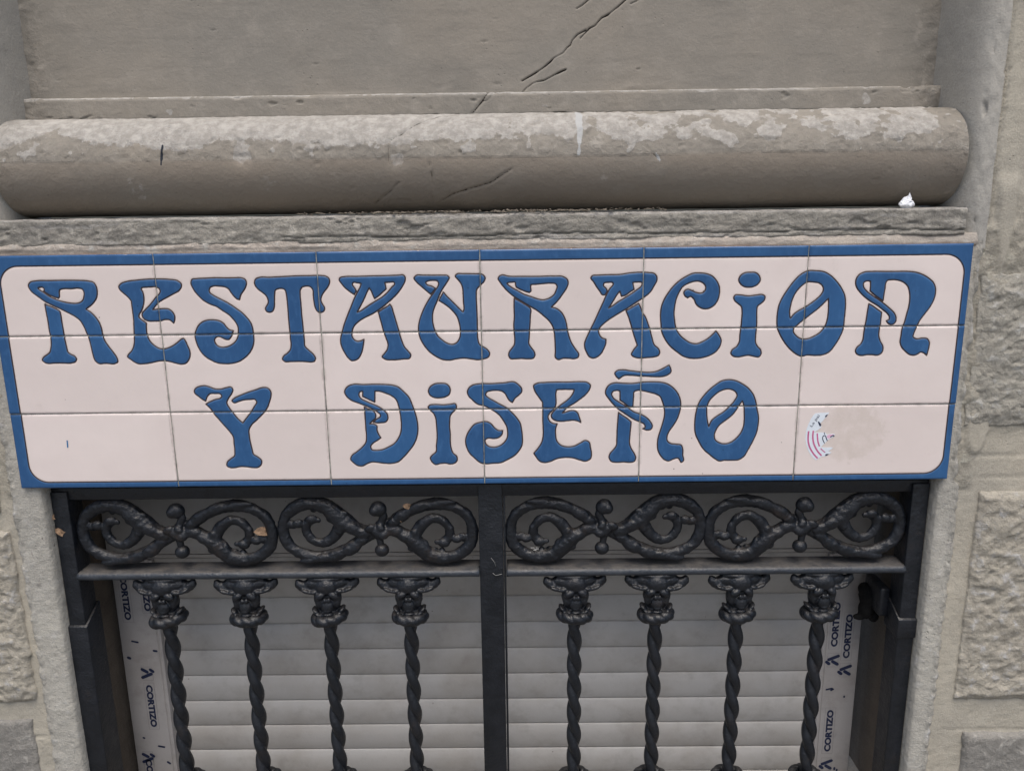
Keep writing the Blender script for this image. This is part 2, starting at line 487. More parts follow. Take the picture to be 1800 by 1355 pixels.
LETTERS = [
('R',['634,-548 683,-486 784,-467 1051,-463 1332,-462 1584,-467 1764,-482 1852,-508 1892,-578 1899,-682 1870,-794 1794,-891 1646,-999c 1730,-1059 1803,-1145 1861,-1245 1889,-1359 1900,-1495 1918,-1574 1975,-1690 2058,-1820 2115,-1937 2119,-2002 2068,-2031 1889,-2026 1746,-2024 1695,-1975 1667,-1859 1652,-1700 1630,-1542 1601,-1441 1566,-1327 1511,-1213 1436,-1141 1331,-1076 1200,-1004 1041,-924 897,-845 784,-753 684,-667 639,-590',
'807,-596 844,-586 895,-586 918,-607 908,-656c 973,-710 1065,-756 1162,-792c 1182,-764 1191,-688 1209,-635 1261,-619 1423,-618 1564,-611 1625,-626 1651,-679 1639,-763 1613,-826 1565,-867 1491,-888 1400,-886 1289,-868 1180,-839 1087,-801 995,-752 907,-684 843,-639',
'890,-897c 983,-937 1089,-988 1153,-1035 1160,-1081 1162,-1222 1168,-1379 1172,-1508 1181,-1623 1191,-1724 1202,-1803 1253,-1847 1320,-1884 1344,-1935 1320,-1985 1245,-2011 1072,-2012 915,-2010 799,-2016 730,-1993 694,-1949 722,-1899 794,-1849 859,-1799 885,-1734 910,-1619 913,-1505 903,-1390 903,-1248 897,-1092 892,-979']),
('E',['2311,-590 2360,-535 2469,-498 2654,-476 2838,-461 3076,-458 3271,-469 3422,-500 3475,-549 3474,-605 3432,-667 3297,-742 3148,-817 3028,-885 2958,-948 2892,-1024c 2985,-1016 3099,-1006 3197,-1018 3255,-1064 3290,-1135 3291,-1192 3260,-1283c 3228,-1248 3182,-1216 3105,-1211 3017,-1234 2903,-1237 2777,-1231 2710,-1192 2682,-1135 2692,-1085 2743,-1030 2822,-960 2902,-877 2983,-787 3053,-725 3073,-676 3056,-634 3004,-606 2891,-604 2736,-612c 2722,-637 2742,-686 2754,-763 2745,-875 2715,-973 2670,-1057 2628,-1113 2622,-1162 2659,-1205 2744,-1270c 2733,-1384 2737,-1512 2775,-1613 2851,-1700 2930,-1752 3000,-1767 3102,-1746 3207,-1697 3300,-1634 3370,-1580 3406,-1570 3437,-1614 3470,-1708 3502,-1809 3502,-1881 3463,-1982 3399,-2046 3326,-2060 3227,-2044 3102,-2007 2989,-1991 2888,-1997 2756,-2024 2610,-2044 2510,-2043 2429,-2006 2357,-1947 2312,-1903 2339,-1860 2404,-1796 2453,-1710 2479,-1610 2492,-1452 2503,-1324 2514,-1196 2513,-1069 2512,-956 2513,-858c 2450,-773 2362,-688 2319,-639']),
('S',['3660,-517 3681,-475 3766,-462 3949,-455 4117,-450 4284,-455 4466,-455 4605,-459 4666,-488 4684,-543 4669,-612 4619,-695 4564,-764 4530,-862c 4486,-847 4435,-798 4385,-727 4336,-650 4283,-622 4186,-606 4074,-601 4009,-625 3983,-674 3992,-722 4044,-765 4137,-822 4244,-879 4351,-944 4456,-1022 4548,-1094 4626,-1180 4695,-1280 4727,-1394 4731,-1508 4728,-1637 4688,-1765 4622,-1865 4529,-1951 4393,-2029 4262,-2057 4104,-2059 3992,-2039 3896,-1994 3789,-1921 3712,-1826 3666,-1724 3640,-1623 3629,-1523 3661,-1424 3721,-1325 3813,-1255 3914,-1228 4027,-1229 4124,-1251 4191,-1295 4241,-1366 4306,-1424 4362,-1432c 4336,-1489 4309,-1546 4262,-1599 4191,-1594 4137,-1565 4082,-1543 4024,-1556 3991,-1599 3999,-1664 4044,-1722 4120,-1747 4206,-1738 4295,-1703 4379,-1640 4429,-1561 4452,-1462 4454,-1362 4419,-1276 4369,-1205 4305,-1133 4212,-1069 4094,-983 3972,-932 3865,-868 3776,-776 3691,-649']),
('T',['4834,-531 4859,-483 4924,-456 5106,-454 5358,-445 5679,-434 5875,-434 6056,-433 6166,-451 6213,-486 6222,-556 6182,-645 6106,-735 6055,-818 6039,-888 6063,-958 6098,-1029 6083,-1085 6031,-1112 5989,-1112 5943,-1069 5920,-998 5906,-886 5903,-788 5905,-704 5880,-655 5833,-627 5763,-626 5706,-643 5672,-688 5661,-785 5663,-953 5663,-1136 5670,-1334 5673,-1491 5678,-1619 5683,-1748 5749,-1821 5829,-1901 5864,-1974 5841,-2032 5790,-2046 5662,-2037 5520,-2032 5391,-2034 5277,-2029 5238,-1988 5263,-1931 5347,-1867 5402,-1803 5421,-1731 5418,-1588 5418,-1488 5413,-1274 5414,-1076 5411,-880 5404,-754 5388,-691 5341,-663 5256,-668 5210,-689 5191,-751 5177,-877 5158,-1017 5125,-1080 5067,-1100 5012,-1079 4995,-1029 5021,-980 5053,-931 5058,-868 5029,-791 4971,-735 4892,-671 4842,-601']),
('A',['6399,-509 6422,-475 6485,-462 6722,-458 7015,-454 7294,-451 7489,-447 7593,-448 7616,-476 7617,-538 7579,-621 7504,-731 7416,-827 7313,-917 7211,-1000 7095,-1083 6978,-1152 6834,-1220 6717,-1290 6635,-1367 6596,-1437 6581,-1494 6575,-1551 6600,-1616 6654,-1659 6725,-1660 6798,-1625c 6781,-1725 6758,-1826 6717,-1926 6671,-1991 6604,-2026 6547,-2032 6479,-1974 6414,-1865 6371,-1763 6356,-1649 6374,-1549 6403,-1463 6446,-1336 6512,-1181 6584,-1027 6657,-867 6735,-728 6789,-632 6801,-587c 6729,-577 6660,-568 6637,-598 6656,-637 6688,-686 6704,-728c 6661,-790c 6581,-733 6501,-663 6436,-579',
'6945,-671c 6901,-751 6839,-876 6761,-1015 6696,-1120c 6756,-1097 6843,-1044 6960,-969 7076,-900 7191,-832 7294,-742 7367,-660 7419,-605 7413,-577 7330,-573 7239,-575c 7250,-637 7261,-693c 7181,-762 7108,-823 7035,-871c 7010,-808 6980,-724',
'7093,-1118c 7180,-1063 7266,-1014 7317,-977c 7343,-1022 7373,-1135 7409,-1277 7445,-1419 7474,-1548 7505,-1662 7549,-1778 7610,-1857 7663,-1937 7640,-1995 7518,-2011 7317,-2027 7176,-2011 7121,-1963 7167,-1903 7220,-1831 7243,-1738 7210,-1602 7173,-1487 7150,-1373 7121,-1245']),
('U',['7781,-499 7817,-458 7956,-452 8151,-455 8318,-457 8401,-465 8430,-500 8405,-555 8354,-630 8296,-713 8236,-824 8190,-935 8145,-1032 8106,-1144 8095,-1257 8105,-1370 8136,-1484 8182,-1578 8265,-1657 8362,-1723 8460,-1743 8532,-1710 8584,-1640 8607,-1547 8607,-1447 8586,-1320 8553,-1220 8492,-1135 8411,-1050 8315,-978 8226,-921c 8263,-852 8315,-766c 8362,-825 8443,-910 8538,-1009 8620,-1094 8668,-1140c 8683,-1095 8680,-955 8677,-815 8670,-690 8640,-606 8580,-529 8540,-474 8569,-440 8680,-434 8902,-440 9041,-452 9092,-508 9073,-570 8995,-652 8934,-721 8920,-846 8923,-1042 8928,-1267 8927,-1466 8930,-1637 8963,-1751 9040,-1803 9110,-1854 9148,-1926 9121,-1991 9035,-2026 8921,-2042 8794,-2023 8666,-2007 8523,-2020 8380,-2044 8253,-2028 8141,-1972 8016,-1877 7921,-1753 7855,-1624 7829,-1509 7828,-1410 7854,-1282 7901,-1156 7962,-1030 8037,-905 8103,-815 8162,-732 8213,-663 8232,-608 8210,-562 8134,-549 8036,-560 7993,-584 8019,-626 8102,-655 8171,-695c 8127,-753 8076,-803c 8001,-737 7907,-652 7826,-575']),
('R',['9330,-525 9355,-484 9404,-464 9501,-486 9750,-496 10056,-500 10347,-499 10528,-512 10597,-555 10618,-624 10591,-714 10528,-810 10459,-907 10389,-990 10305,-1066c 10403,-1095 10487,-1159 10550,-1259 10585,-1372 10607,-1500 10635,-1614 10685,-1743 10756,-1859 10821,-1968 10807,-2018 10743,-2043 10629,-2035 10530,-2033 10423,-2054 10388,-2027 10381,-1898 10374,-1711 10360,-1540 10332,-1426 10262,-1319 10164,-1226 10052,-1133 9913,-1047 9774,-961 9649,-883 9538,-798 9442,-699 9374,-608',
'9492,-617 9568,-601 9645,-605 9649,-653 9665,-695c 9748,-738 9845,-777 9901,-795c 9926,-775 9927,-692 9930,-647c 10027,-644 10166,-632 10306,-627 10389,-642 10413,-677 10396,-753 10361,-829 10298,-884 10221,-918 10151,-931 10067,-916 9942,-873 9803,-822 9678,-751 9567,-687',
'9620,-896c 9676,-925 9787,-989 9885,-1054 9919,-1089 9916,-1223 9910,-1364 9898,-1506 9891,-1634 9886,-1748 9928,-1820 9984,-1900 9998,-1965 9969,-2022 9876,-2036 9749,-2027 9621,-2033 9542,-2029 9505,-1974 9511,-1909 9566,-1830 9610,-1766 9622,-1674 9613,-1531 9607,-1389 9619,-1247 9616,-1050']),
('A',['11033,-537 11061,-501 11151,-493 11359,-486 11566,-484 11746,-459 11953,-448 12092,-456 12203,-478 12246,-534 12248,-596 12195,-706 12129,-816 12020,-905 11882,-994 11717,-1104 11551,-1201 11398,-1297 11287,-1381 11217,-1451 11187,-1507 11198,-1578 11248,-1650 11326,-1680c 11323,-1765 11286,-1865 11238,-1951 11167,-2015 11082,-2036 11025,-2013 10968,-1926 10932,-1832 10927,-1761 10952,-1675 11000,-1569 11042,-1477 11104,-1350 11172,-1196 11254,-1015 11308,-889 11376,-751 11444,-641 11430,-624c 11333,-626 11277,-639 11271,-688 11320,-737 11335,-785 11294,-854c 11252,-854 11210,-798 11153,-721 11083,-609',
'11572,-788c 11531,-837 11463,-947 11408,-1037 11367,-1100c 11437,-1059 11533,-990 11644,-922 11768,-846 11877,-771 11966,-696 11979,-641 11888,-626 11805,-632c 11820,-701 11835,-757c 11753,-811 11670,-866 11601,-886c',
'11690,-1153c 11773,-1105 11856,-1057 11925,-1020c 11954,-1079 11999,-1192 12057,-1277 12102,-1391 12147,-1519 12186,-1662 12239,-1805 12312,-1870 12339,-1943 12315,-2000 12231,-2028 12090,-2040 11962,-2046 11862,-2023 11808,-1979 11839,-1901 11914,-1801c 11884,-1715 11839,-1586 11801,-1458 11756,-1316 11719,-1217']),
('C',['12333,-1224 12344,-1098 12389,-959 12461,-834 12555,-710 12676,-601 12784,-534 12907,-480 13031,-475 13156,-490 13269,-540 13342,-617 13395,-721 13407,-832 13385,-957 13333,-1054 13252,-1116 13155,-1136 13056,-1107 12984,-1043 12939,-951 12874,-902 12824,-929c 12769,-887 12750,-824 12779,-783 12821,-769 12905,-798 13004,-838 13087,-839 13141,-787 13145,-718 13101,-662 13023,-626 12926,-629 12817,-665 12722,-726 12663,-823 12618,-934 12594,-1059 12582,-1199 12596,-1326 12637,-1511 12711,-1625 12813,-1712 12913,-1770 13027,-1786 13138,-1744 13248,-1674 13315,-1611 13372,-1548c 13428,-1620 13479,-1734 13459,-1834 13400,-1927 13304,-1997 13178,-2043 13038,-2066 12896,-2057 12781,-2020 12665,-1939 12534,-1830 12431,-1693 12371,-1564 12345,-1394']),
('I',['13747,-608 13771,-539 13844,-485 13954,-473 14051,-481 14124,-544 14142,-620 14104,-688 14024,-736 13941,-746 13857,-734 13785,-684',
'13673,-926 13692,-891 13782,-885 13950,-906 14074,-893 14199,-886 14245,-912 14245,-968 14193,-1037 14120,-1099 14111,-1190 14119,-1331 14122,-1500 14116,-1642 14126,-1785 14162,-1850 14222,-1915 14234,-1994 14202,-2047 14109,-2040 14009,-2016 13911,-2029 13813,-2047 13713,-2027 13670,-1973 13693,-1908 13774,-1845 13813,-1767 13822,-1624 13833,-1483 13839,-1327 13839,-1186 13821,-1102 13748,-1038 13689,-982']),
('O',['14493,-1370 14494,-1223 14517,-1069 14567,-944 14655,-792 14756,-648 14872,-526 15006,-459 15157,-461 15297,-480 15412,-539 15530,-644 15637,-777 15711,-916 15735,-1042 15741,-1210 15737,-1364 15732,-1534 15682,-1689 15609,-1831 15493,-1980 15398,-2022 15272,-2035 15101,-2026 14990,-2046 14888,-2002 14769,-1907 14647,-1762 14553,-1605 14511,-1505',
'14738,-1331c 14718,-1225 14729,-1085 14768,-932 14836,-808 14914,-726 15006,-665 15117,-666 15229,-689 15296,-752 15308,-814 15272,-897 15208,-966 15116,-1041 14997,-1124 14876,-1192 14803,-1247',
'15414,-968c 15424,-1066 15429,-1220 15419,-1375 15380,-1501 15297,-1607 15189,-1676 15080,-1718 14967,-1716 14872,-1658 14810,-1572 14814,-1523 14879,-1453 14998,-1348 15117,-1251 15236,-1155 15339,-1051']),
('N',['15892,-697 15899,-614 15941,-546 16027,-499 16177,-487 16398,-490 16591,-492 16839,-495 16978,-511 17121,-561 17238,-631 17322,-708 17364,-798 17373,-923 17350,-1034 17293,-1159 17209,-1284 17137,-1396 17087,-1522 17049,-1635 17041,-1699 17109,-1742 17212,-1729 17312,-1745 17354,-1809 17354,-1909 17331,-2060c 17269,-2009 17211,-1994 17158,-2029 17104,-2050 17019,-2041 16928,-1976 16850,-1896 16810,-1803 16815,-1675 16823,-1547 16854,-1434 16881,-1280 16908,-1126 16912,-987 16892,-861 16852,-764 16776,-694 16661,-651 16536,-643 16468,-656 16445,-704 16440,-800 16430,-911 16426,-1029c 16330,-966 16242,-902 16170,-839c 16169,-742 16162,-662c 16096,-658 16043,-685 16042,-754 16097,-831 16216,-922 16348,-1008 16467,-1093 16572,-1178 16648,-1249 16691,-1334 16692,-1411 16654,-1460 16599,-1467 16540,-1431 16516,-1395c 16563,-1374 16564,-1318 16524,-1261 16434,-1190 16330,-1112 16198,-1034 16079,-949 15989,-864 15927,-787',
'16167,-1075c 16232,-1111 16336,-1182 16418,-1239c 16415,-1359 16411,-1471 16400,-1584 16406,-1684 16446,-1784 16496,-1870 16505,-1942 16480,-2006 16427,-2039 16313,-2033 16215,-2032 16103,-2045 16023,-2015 15994,-1957 16013,-1893 16078,-1830 16113,-1752 16119,-1652 16128,-1510 16142,-1383 16152,-1229']),
('Y',['3511,-2571 3552,-2520 3642,-2487 3729,-2482 3813,-2508 3910,-2546 4026,-2548 4144,-2520 4216,-2513 4248,-2558 4219,-2639 4153,-2727 4109,-2815 4150,-2920 4226,-3040 4290,-3130 4377,-3219c 4450,-3132 4548,-3014 4630,-2895 4682,-2799 4656,-2762 4555,-2758 4439,-2767 4335,-2795 4246,-2820 4209,-2779 4254,-2735 4375,-2677 4524,-2620 4687,-2570 4835,-2528 4920,-2543 4966,-2603 4966,-2692 4927,-2810 4874,-2928 4761,-3061 4651,-3165 4549,-3254 4488,-3358 4481,-3479 4494,-3631 4513,-3753 4533,-3853 4603,-3899 4677,-3985 4664,-4054 4599,-4115 4496,-4121 4394,-4105 4262,-4096 4142,-4117 4053,-4116 3991,-4077 4004,-4008 4085,-3932 4156,-3879 4173,-3780 4172,-3627 4170,-3491 4107,-3384 4016,-3263 3925,-3141 3848,-3036 3786,-2930 3701,-2840c 3785,-2796 3890,-2753 3994,-2725 4027,-2688 4002,-2648 3902,-2635 3800,-2641 3752,-2685 3706,-2784c 3645,-2743 3565,-2675 3513,-2623']),
('D',['6373,-2634 6393,-2575 6454,-2517 6557,-2486 6729,-2494 6930,-2490 7131,-2496 7288,-2512 7387,-2543 7498,-2640 7594,-2751 7646,-2885 7684,-3005 7716,-3125 7739,-3275 7737,-3425 7706,-3561 7642,-3696 7549,-3817 7441,-3938 7335,-4029 7216,-4062 7069,-4060 6937,-4040 6820,-4031 6731,-4061 6625,-4111 6537,-4097 6467,-4043 6412,-3973 6439,-3897 6538,-3821 6646,-3731 6724,-3633 6743,-3504 6740,-3354 6738,-3173 6736,-3024 6731,-2931c 6818,-2974 6910,-3018 6940,-3071 6935,-3149 6878,-3205 6817,-3264c 6904,-3273 6953,-3303 6953,-3386 6981,-3477 7021,-3545c 6945,-3598 6855,-3657 6815,-3718 6834,-3779 6921,-3795 7038,-3781 7158,-3729 7263,-3669 7356,-3557 7408,-3436 7426,-3286 7421,-3136 7406,-3017 7386,-2897 7347,-2793 7264,-2718 7151,-2665 7038,-2627 6952,-2623c 6946,-2729 6938,-2840c 6856,-2802 6772,-2757 6713,-2727c 6719,-2623c 6663,-2637 6643,-2689 6671,-2756 6769,-2816 6881,-2869 6994,-2922 7099,-2998 7163,-3073 7173,-3163 7139,-3223 7036,-3244 6963,-3248 6892,-3227c 6953,-3173 7031,-3117 7032,-3087 6995,-3045 6933,-2999 6834,-2943 6735,-2897 6622,-2851 6482,-2790 6400,-2708']),
('I',['7970,-2630 8001,-2557 8090,-2499 8219,-2486 8319,-2502 8374,-2562 8383,-2650 8356,-2709 8282,-2752 8181,-2769 8066,-2757 7996,-2712',
'7951,-2948 7981,-2912 8076,-2898 8248,-2907 8393,-2894 8473,-2887 8493,-2925 8484,-2984 8417,-3058 8372,-3117 8357,-3222 8351,-3342 8360,-3492 8356,-3644 8367,-3765 8407,-3873 8471,-3934 8477,-4011 8438,-4064 8357,-4090 8240,-4070 8152,-4077 8049,-4095 7985,-4036 7958,-3959 7996,-3906 8072,-3838 8084,-3717 8103,-3565 8104,-3414 8099,-3279 8088,-3159 8055,-3076 7992,-3008']),
('S',['8709,-2661 8736,-2588 8810,-2530 8939,-2505 9168,-2505 9398,-2493 9620,-2484 9684,-2533 9740,-2607 9742,-2666 9696,-2724 9609,-2797 9562,-2878c 9508,-2840 9465,-2773 9423,-2699 9367,-2654 9281,-2638 9151,-2644 9072,-2673 9057,-2724 9106,-2776 9191,-2829 9319,-2905 9462,-2988 9548,-3071 9633,-3169 9704,-3282 9732,-3417 9745,-3568 9736,-3720 9684,-3826 9595,-3924 9462,-4007 9315,-4074 9168,-4083 9007,-4091 8934,-4070 8819,-3976 8705,-3845 8664,-3738 8649,-3632 8677,-3511 8745,-3391 8835,-3294 8951,-3258 9068,-3248 9139,-3283 9210,-3366 9296,-3427 9369,-3425c 9353,-3504 9294,-3563 9192,-3585 9075,-3579 9031,-3606 9030,-3666 9087,-3735 9189,-3759 9306,-3730 9394,-3663 9454,-3565 9463,-3459 9443,-3339 9386,-3233 9316,-3128 9230,-3052 9130,-2992 9016,-2931 8902,-2900 8803,-2817 8726,-2728']),
('E',['9971,-2543 10028,-2510 10179,-2494 10408,-2489 10636,-2492 10865,-2487 10980,-2501 11044,-2555 11031,-2629 10967,-2724 10867,-2811 10738,-2906 10609,-2986 10552,-3045 10511,-3092c 10581,-3075 10653,-3050 10739,-3047 10804,-3092 10833,-3167 10870,-3287c 10812,-3256 10725,-3238 10610,-3247 10494,-3257 10393,-3244 10321,-3199 10299,-3139 10335,-3072 10407,-2998 10494,-2925 10594,-2852 10680,-2765 10723,-2691 10737,-2636c 10637,-2634 10522,-2633 10405,-2636c 10390,-2702 10393,-2835 10386,-2946 10350,-3013 10278,-3086 10241,-3160 10270,-3250 10335,-3296 10415,-3304c 10386,-3402 10385,-3522 10407,-3643 10480,-3728 10611,-3767 10728,-3756 10858,-3694 10960,-3642 11025,-3673 11056,-3787 11076,-3909 11065,-4001 10963,-4061 10860,-4037 10729,-3994 10568,-3980 10392,-4009 10275,-4061 10173,-4080 10078,-4051 10005,-3959 9962,-3889c 10043,-3791 10116,-3670 10143,-3550 10146,-3399 10140,-3249 10141,-3070 10137,-2877c 10063,-2772 9985,-2639']),
('Ñ',['11503,-2327 11542,-2284 11642,-2267 11798,-2287 11970,-2310 12141,-2323 12283,-2307 12395,-2257 12521,-2186c 12554,-2252 12560,-2317 12512,-2368 12414,-2403 12286,-2409 12143,-2400 11972,-2390 11800,-2374 11672,-2380 11580,-2444c 11530,-2393',
'11331,-2705 11347,-2625 11404,-2552 11489,-2519 11660,-2526 11832,-2532 12031,-2511 12231,-2507 12403,-2520 12518,-2558 12620,-2632 12695,-2721 12749,-2840 12768,-2973 12744,-3121 12698,-3255 12630,-3374 12561,-3478 12524,-3583 12538,-3674 12598,-3720 12700,-3737 12802,-3756 12834,-3829 12838,-3951 12850,-4081 12814,-4104 12783,-4057 12753,-4019 12666,-4033 12565,-4073 12491,-4047 12416,-3969 12362,-3870 12344,-3733 12355,-3597 12401,-3431 12440,-3282 12464,-3148 12453,-3014 12413,-2880 12368,-2791 12295,-2746 12165,-2708 12035,-2677 11935,-2668 11878,-2690 11866,-2800 11856,-2989c 11791,-2984 11696,-2916 11609,-2853c 11607,-2738 11603,-2672c 11534,-2664 11470,-2685 11449,-2736 11479,-2803 11581,-2885 11682,-2946 11770,-3006 11872,-3082 11988,-3128 12105,-3189 12194,-3279 12237,-3370 12220,-3429 12141,-3451 12053,-3420c 12096,-3398 12080,-3330 12014,-3292 11905,-3246 11802,-3185 11685,-3102 11569,-3019 11496,-2944 11408,-2839',
'11584,-3093c 11643,-3139 11745,-3207 11830,-3283c 11821,-3410 11810,-3576 11810,-3727 11844,-3818 11904,-3918 11933,-4002 11908,-4071 11835,-4093 11703,-4084 11557,-4090 11469,-4074 11417,-3989 11431,-3920 11502,-3830 11552,-3754 11561,-3618 11564,-3422 11575,-3242']),
('O',['13047,-3372 13049,-3222 13069,-3073 13109,-2925 13190,-2794 13299,-2670 13409,-2576 13520,-2504 13661,-2479 13805,-2507 13922,-2567 14041,-2656 14133,-2775 14191,-2923 14220,-3057 14257,-3206 14259,-3355 14233,-3535 14169,-3701 14091,-3866 14011,-4003 13927,-4060 13782,-4073 13636,-4072 13556,-4086 13459,-4035 13353,-3950 13233,-3842 13139,-3689 13068,-3537',
'13316,-3397c 13289,-3285 13268,-3135 13269,-2987 13308,-2883 13404,-2774 13501,-2701 13599,-2666 13713,-2670 13802,-2727 13826,-2779 13781,-2889 13700,-2992 13591,-3102 13451,-3197 13368,-3270',
'13932,-2891c 13965,-2980 13979,-3113 13987,-3263 13980,-3397 13929,-3532 13847,-3636 13749,-3711 13635,-3740 13532,-3716 13457,-3662 13431,-3571 13456,-3466 13530,-3355 13641,-3266 13752,-3170 13833,-3060 13885,-2964']),
]

# ------------------------------------------------------------------ ground
gx = 200000.0
o = part('pavement', [(-gx, -gx, -GZ), (gx, -gx, -GZ), (gx, 400, -GZ), (-gx, 400, -GZ)], [(0, 1, 2, 3)], M_pave, smooth=False)
o['kind'] = 'structure'

# ------------------------------------------------------------------ the stone facade
FAC = thing('stone_facade', 'weathered grey stone facade with a thick rounded moulding over the barred window', 'building', (900, 10, -GZ))
TOW = (0, -1, 0)

def relief(name, P, nu, nv, disp, mat, toward=TOW, attrs=None, parent=FAC):
    n = normals_grid(P, nu, nv, toward)
    Q = P+n*np.asarray(disp)[:, None]
    F = orient(P, gridfaces(nu, nv), toward)
    return part(name, Q, F, mat, parent, attrs=attrs)

def pits(P, cell, thr, depth, seed):
    v = fbm(P, np.asarray(cell, float)*1.5, 3, seed, 0.6)*1.45
    return -depth*sstep(thr, thr+0.18, v)

XL, XR = 28.0, 1772.0
# recessed panel with the diagonal crack
def axis(*runs):
    """uneven ruler: (from, to, step) runs"""
    return np.concatenate([np.arange(a, b, st) for a, b, st in runs]+[[runs[-1][1]]])
xs = axis((XL-14, 960, 5.5), (960, 1240, 1.6), (1240, XR+10, 5.5)); zs = axis((284, 475, 1.6), (475, 620, 5), (620, 1150, 20))
nu, nv = len(xs), len(zs)
P = np.zeros((nu, nv, 3)); P[:, :, 0] = xs[:, None]; P[:, :, 1] = 150; P[:, :, 2] = zs[None]; P = P.reshape(-1, 3)
P2 = P[:, [0, 2]]
c1 = [(1260, 520), (1215, 486), (1179, 454), (1163, 441), (1145, 428), (1134, 423), (1126, 415), (1122, 410), (1111, 405), (1102, 396), (1094, 388)]
c1b = [(1104, 402), (1088, 394), (1078, 384), (1075, 376), (1068, 371), (1061, 362), (1044, 354), (1036, 346), (1023, 336), (1003, 324), (982, 313)]
c2 = [(1066, 332), (1046, 324), (1035, 318), (1024, 313), (1010, 311), (1002, 308), (995, 303), (988, 298), (980, 288)]
c0 = [(1140, 480), (1109, 455), (1096, 445), (1086, 440)]
c3 = [(1216, 462), (1200, 452), (1188, 447)]
wob = fbm(P, 14, 3, 3)*1.6
vw = 1.1*fbm(P, 22, 3, 13)
cr = np.minimum.reduce([seg_dist(P2, c1)-1.0-vw, seg_dist(P2, c1b)-0.95-vw, seg_dist(P2, c2)-0.6-1.3*vw, seg_dist(P2, c0)-0.5, seg_dist(P2, c3)-0.3])+wob*0.35
d = 1.2*fbm(P, 160, 4, 1)+0.5*fbm(P, 24, 3, 2)+pits(P, 13, 0.80, 2.2, 5)-4.0*sstep(1.6, -1.0, cr)
edge = np.minimum(P[:, 0]-XL, XR-P[:, 0])
d += sstep(60, 0, edge)*(3*fbm(P, 22, 3, 8))
rgh = 0.7*sstep(70, 10, edge)+0.5*sstep(45, 0, P[:, 2]-290)*sstep(0.1, 0.5, fbm(P, (120, 60, 40), 3, 9))
relief('recessed_panel', P, nu, nv, d, M_panel, attrs={'crack': cr, 'rough': rgh, 'crust_and_highlight': 0.62*sstep(0.83, 0.9, vn(P, (60, 60, 40), 12))})

# flat fillet under the panel
P, nu, nv = sweep([(154, 290.5), (129, 290), (126, 288.5), (124.5, 284), (124, 251), (128, 247), (140, 245)], XL-10, XR+8, 3.0, 1.6)
P2 = P[:, [0, 2]]
cr = np.minimum(seg_dist(P2, [(918, 293), (905, 273), (886, 252)])-1.2, seg_dist(P2, [(931, 291), (914, 275), (905, 273)])-0.3)+0.6*vn(P, 8, 4)
d = 0.8*fbm(P, 110, 4, 21)+0.5*fbm(P, 14, 3, 22)+pits(P, (26, 20, 14), 0.62, 2.6, 23)-3.0*sstep(2.0, -1.0, cr)
top = sstep(282, 289, P[:, 2])*sstep(140, 126, P[:, 1])
d -= top*2.2*sstep(0.1, 0.7, fbm(P, (40, 40, 40), 3, 27))
e = np.minimum(P[:, 0]-XL, XR-P[:, 0]); d += sstep(70, 0, e)*4*fbm(P, 18, 3, 28)
pale_mask = sstep(283, 288, P[:, 2])*(0.62+0.4*fbm(P, (60, 60, 60), 3, 26))+0.6*sstep(0.62, 0.8, vn(P, (34, 34, 24), 29))  # pale top edge is a highlight painted into the colour; scattered spots are crust
relief('fillet', P, nu, nv, d, M_panel, attrs={'crack': cr, 'crust_and_highlight': pale_mask, 'rough': np.clip(0.25+0.8*sstep(90, 0, e)+0.5*sstep(0.2, 0.6, fbm(P, (90, 90, 50), 3, 30)), 0, 1)})

# the big half-round moulding
a = np.linspace(math.radians(97), math.radians(-100), 110)
prof = np.stack([106-94*np.cos(a), 158+89*np.sin(a)], 1)
P, nu, nv = sweep(prof, XL-6, XR+4, 3.2)
ang = np.tile(np.degrees(a), nu)
P2 = P[:, [0, 2]]
cr = np.minimum.reduce([
    seg_dist(P2, [(890, 248), (846, 244), (816, 236), (787, 223), (768, 209), (743, 194), (739, 181), (739, 159), (742, 137)])-0.35,
    seg_dist(P2, [(811, 158), (816, 136), (814, 105), (811, 85)])-0.2,
    seg_dist(P2, [(961, 143), (922, 119), (880, 108), (852, 100), (831, 89)])-0.6,
    seg_dist(P2, [(755, 122), (740, 108), (706, 86)])-0.35,
    seg_dist(P2, [(1200, 180), (1212, 166), (1225, 155)])-0.1])+0.5*vn(P, 7, 4)
# lime crust: thick on the crown and to the left, patchy to the right
lf = sstep(1350, 700, P[:, 0])
zc = 194+26*fbm(P, (90, 500, 90), 4, 44, 0.6)-12*(1-lf)+22*np.exp(-((P[:, 0]-120)/55)**2)
n1 = fbm(P, (46, 46, 40), 4, 41, 0.6)
crust_and_highlight = 0.5+0.030*(P[:, 2]-zc)
crust_and_highlight = np.clip(crust_and_highlight, -0.4, 0.92)-(1-lf)*0.62*sstep(0.42, -0.2, n1)+0.25*n1
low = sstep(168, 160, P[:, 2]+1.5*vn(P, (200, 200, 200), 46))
crust_and_highlight = crust_and_highlight*(1-low)+(-0.3)*low
spot = sstep(0.50, 0.62, fbm(P, (24, 24, 26), 3, 48)*1.5)*(1-low)
crust_and_highlight = np.maximum(crust_and_highlight, 0.72*spot)
for bx, bz, br in ((275, 118, 20), (520, 125, 17), (640, 132, 10), (1130, 128, 12)): crust_and_highlight = np.maximum(crust_and_highlight, 0.46*sstep(1.15, 0.8, np.hypot((P[:, 0]-bx)/br, (P[:, 2]-bz)/(br*1.1))+0.25*fbm(P, 14, 3, 52)))
cm = sstep(0.42, 0.6, crust_and_highlight+0.45*fbm(P, 13, 3, 47))
chip = np.exp(-(((P[:, 0]-475)/17)**2+((P[:, 2]-178)/24)**2))*(1+0.8*fbm(P, 10, 3, 60))
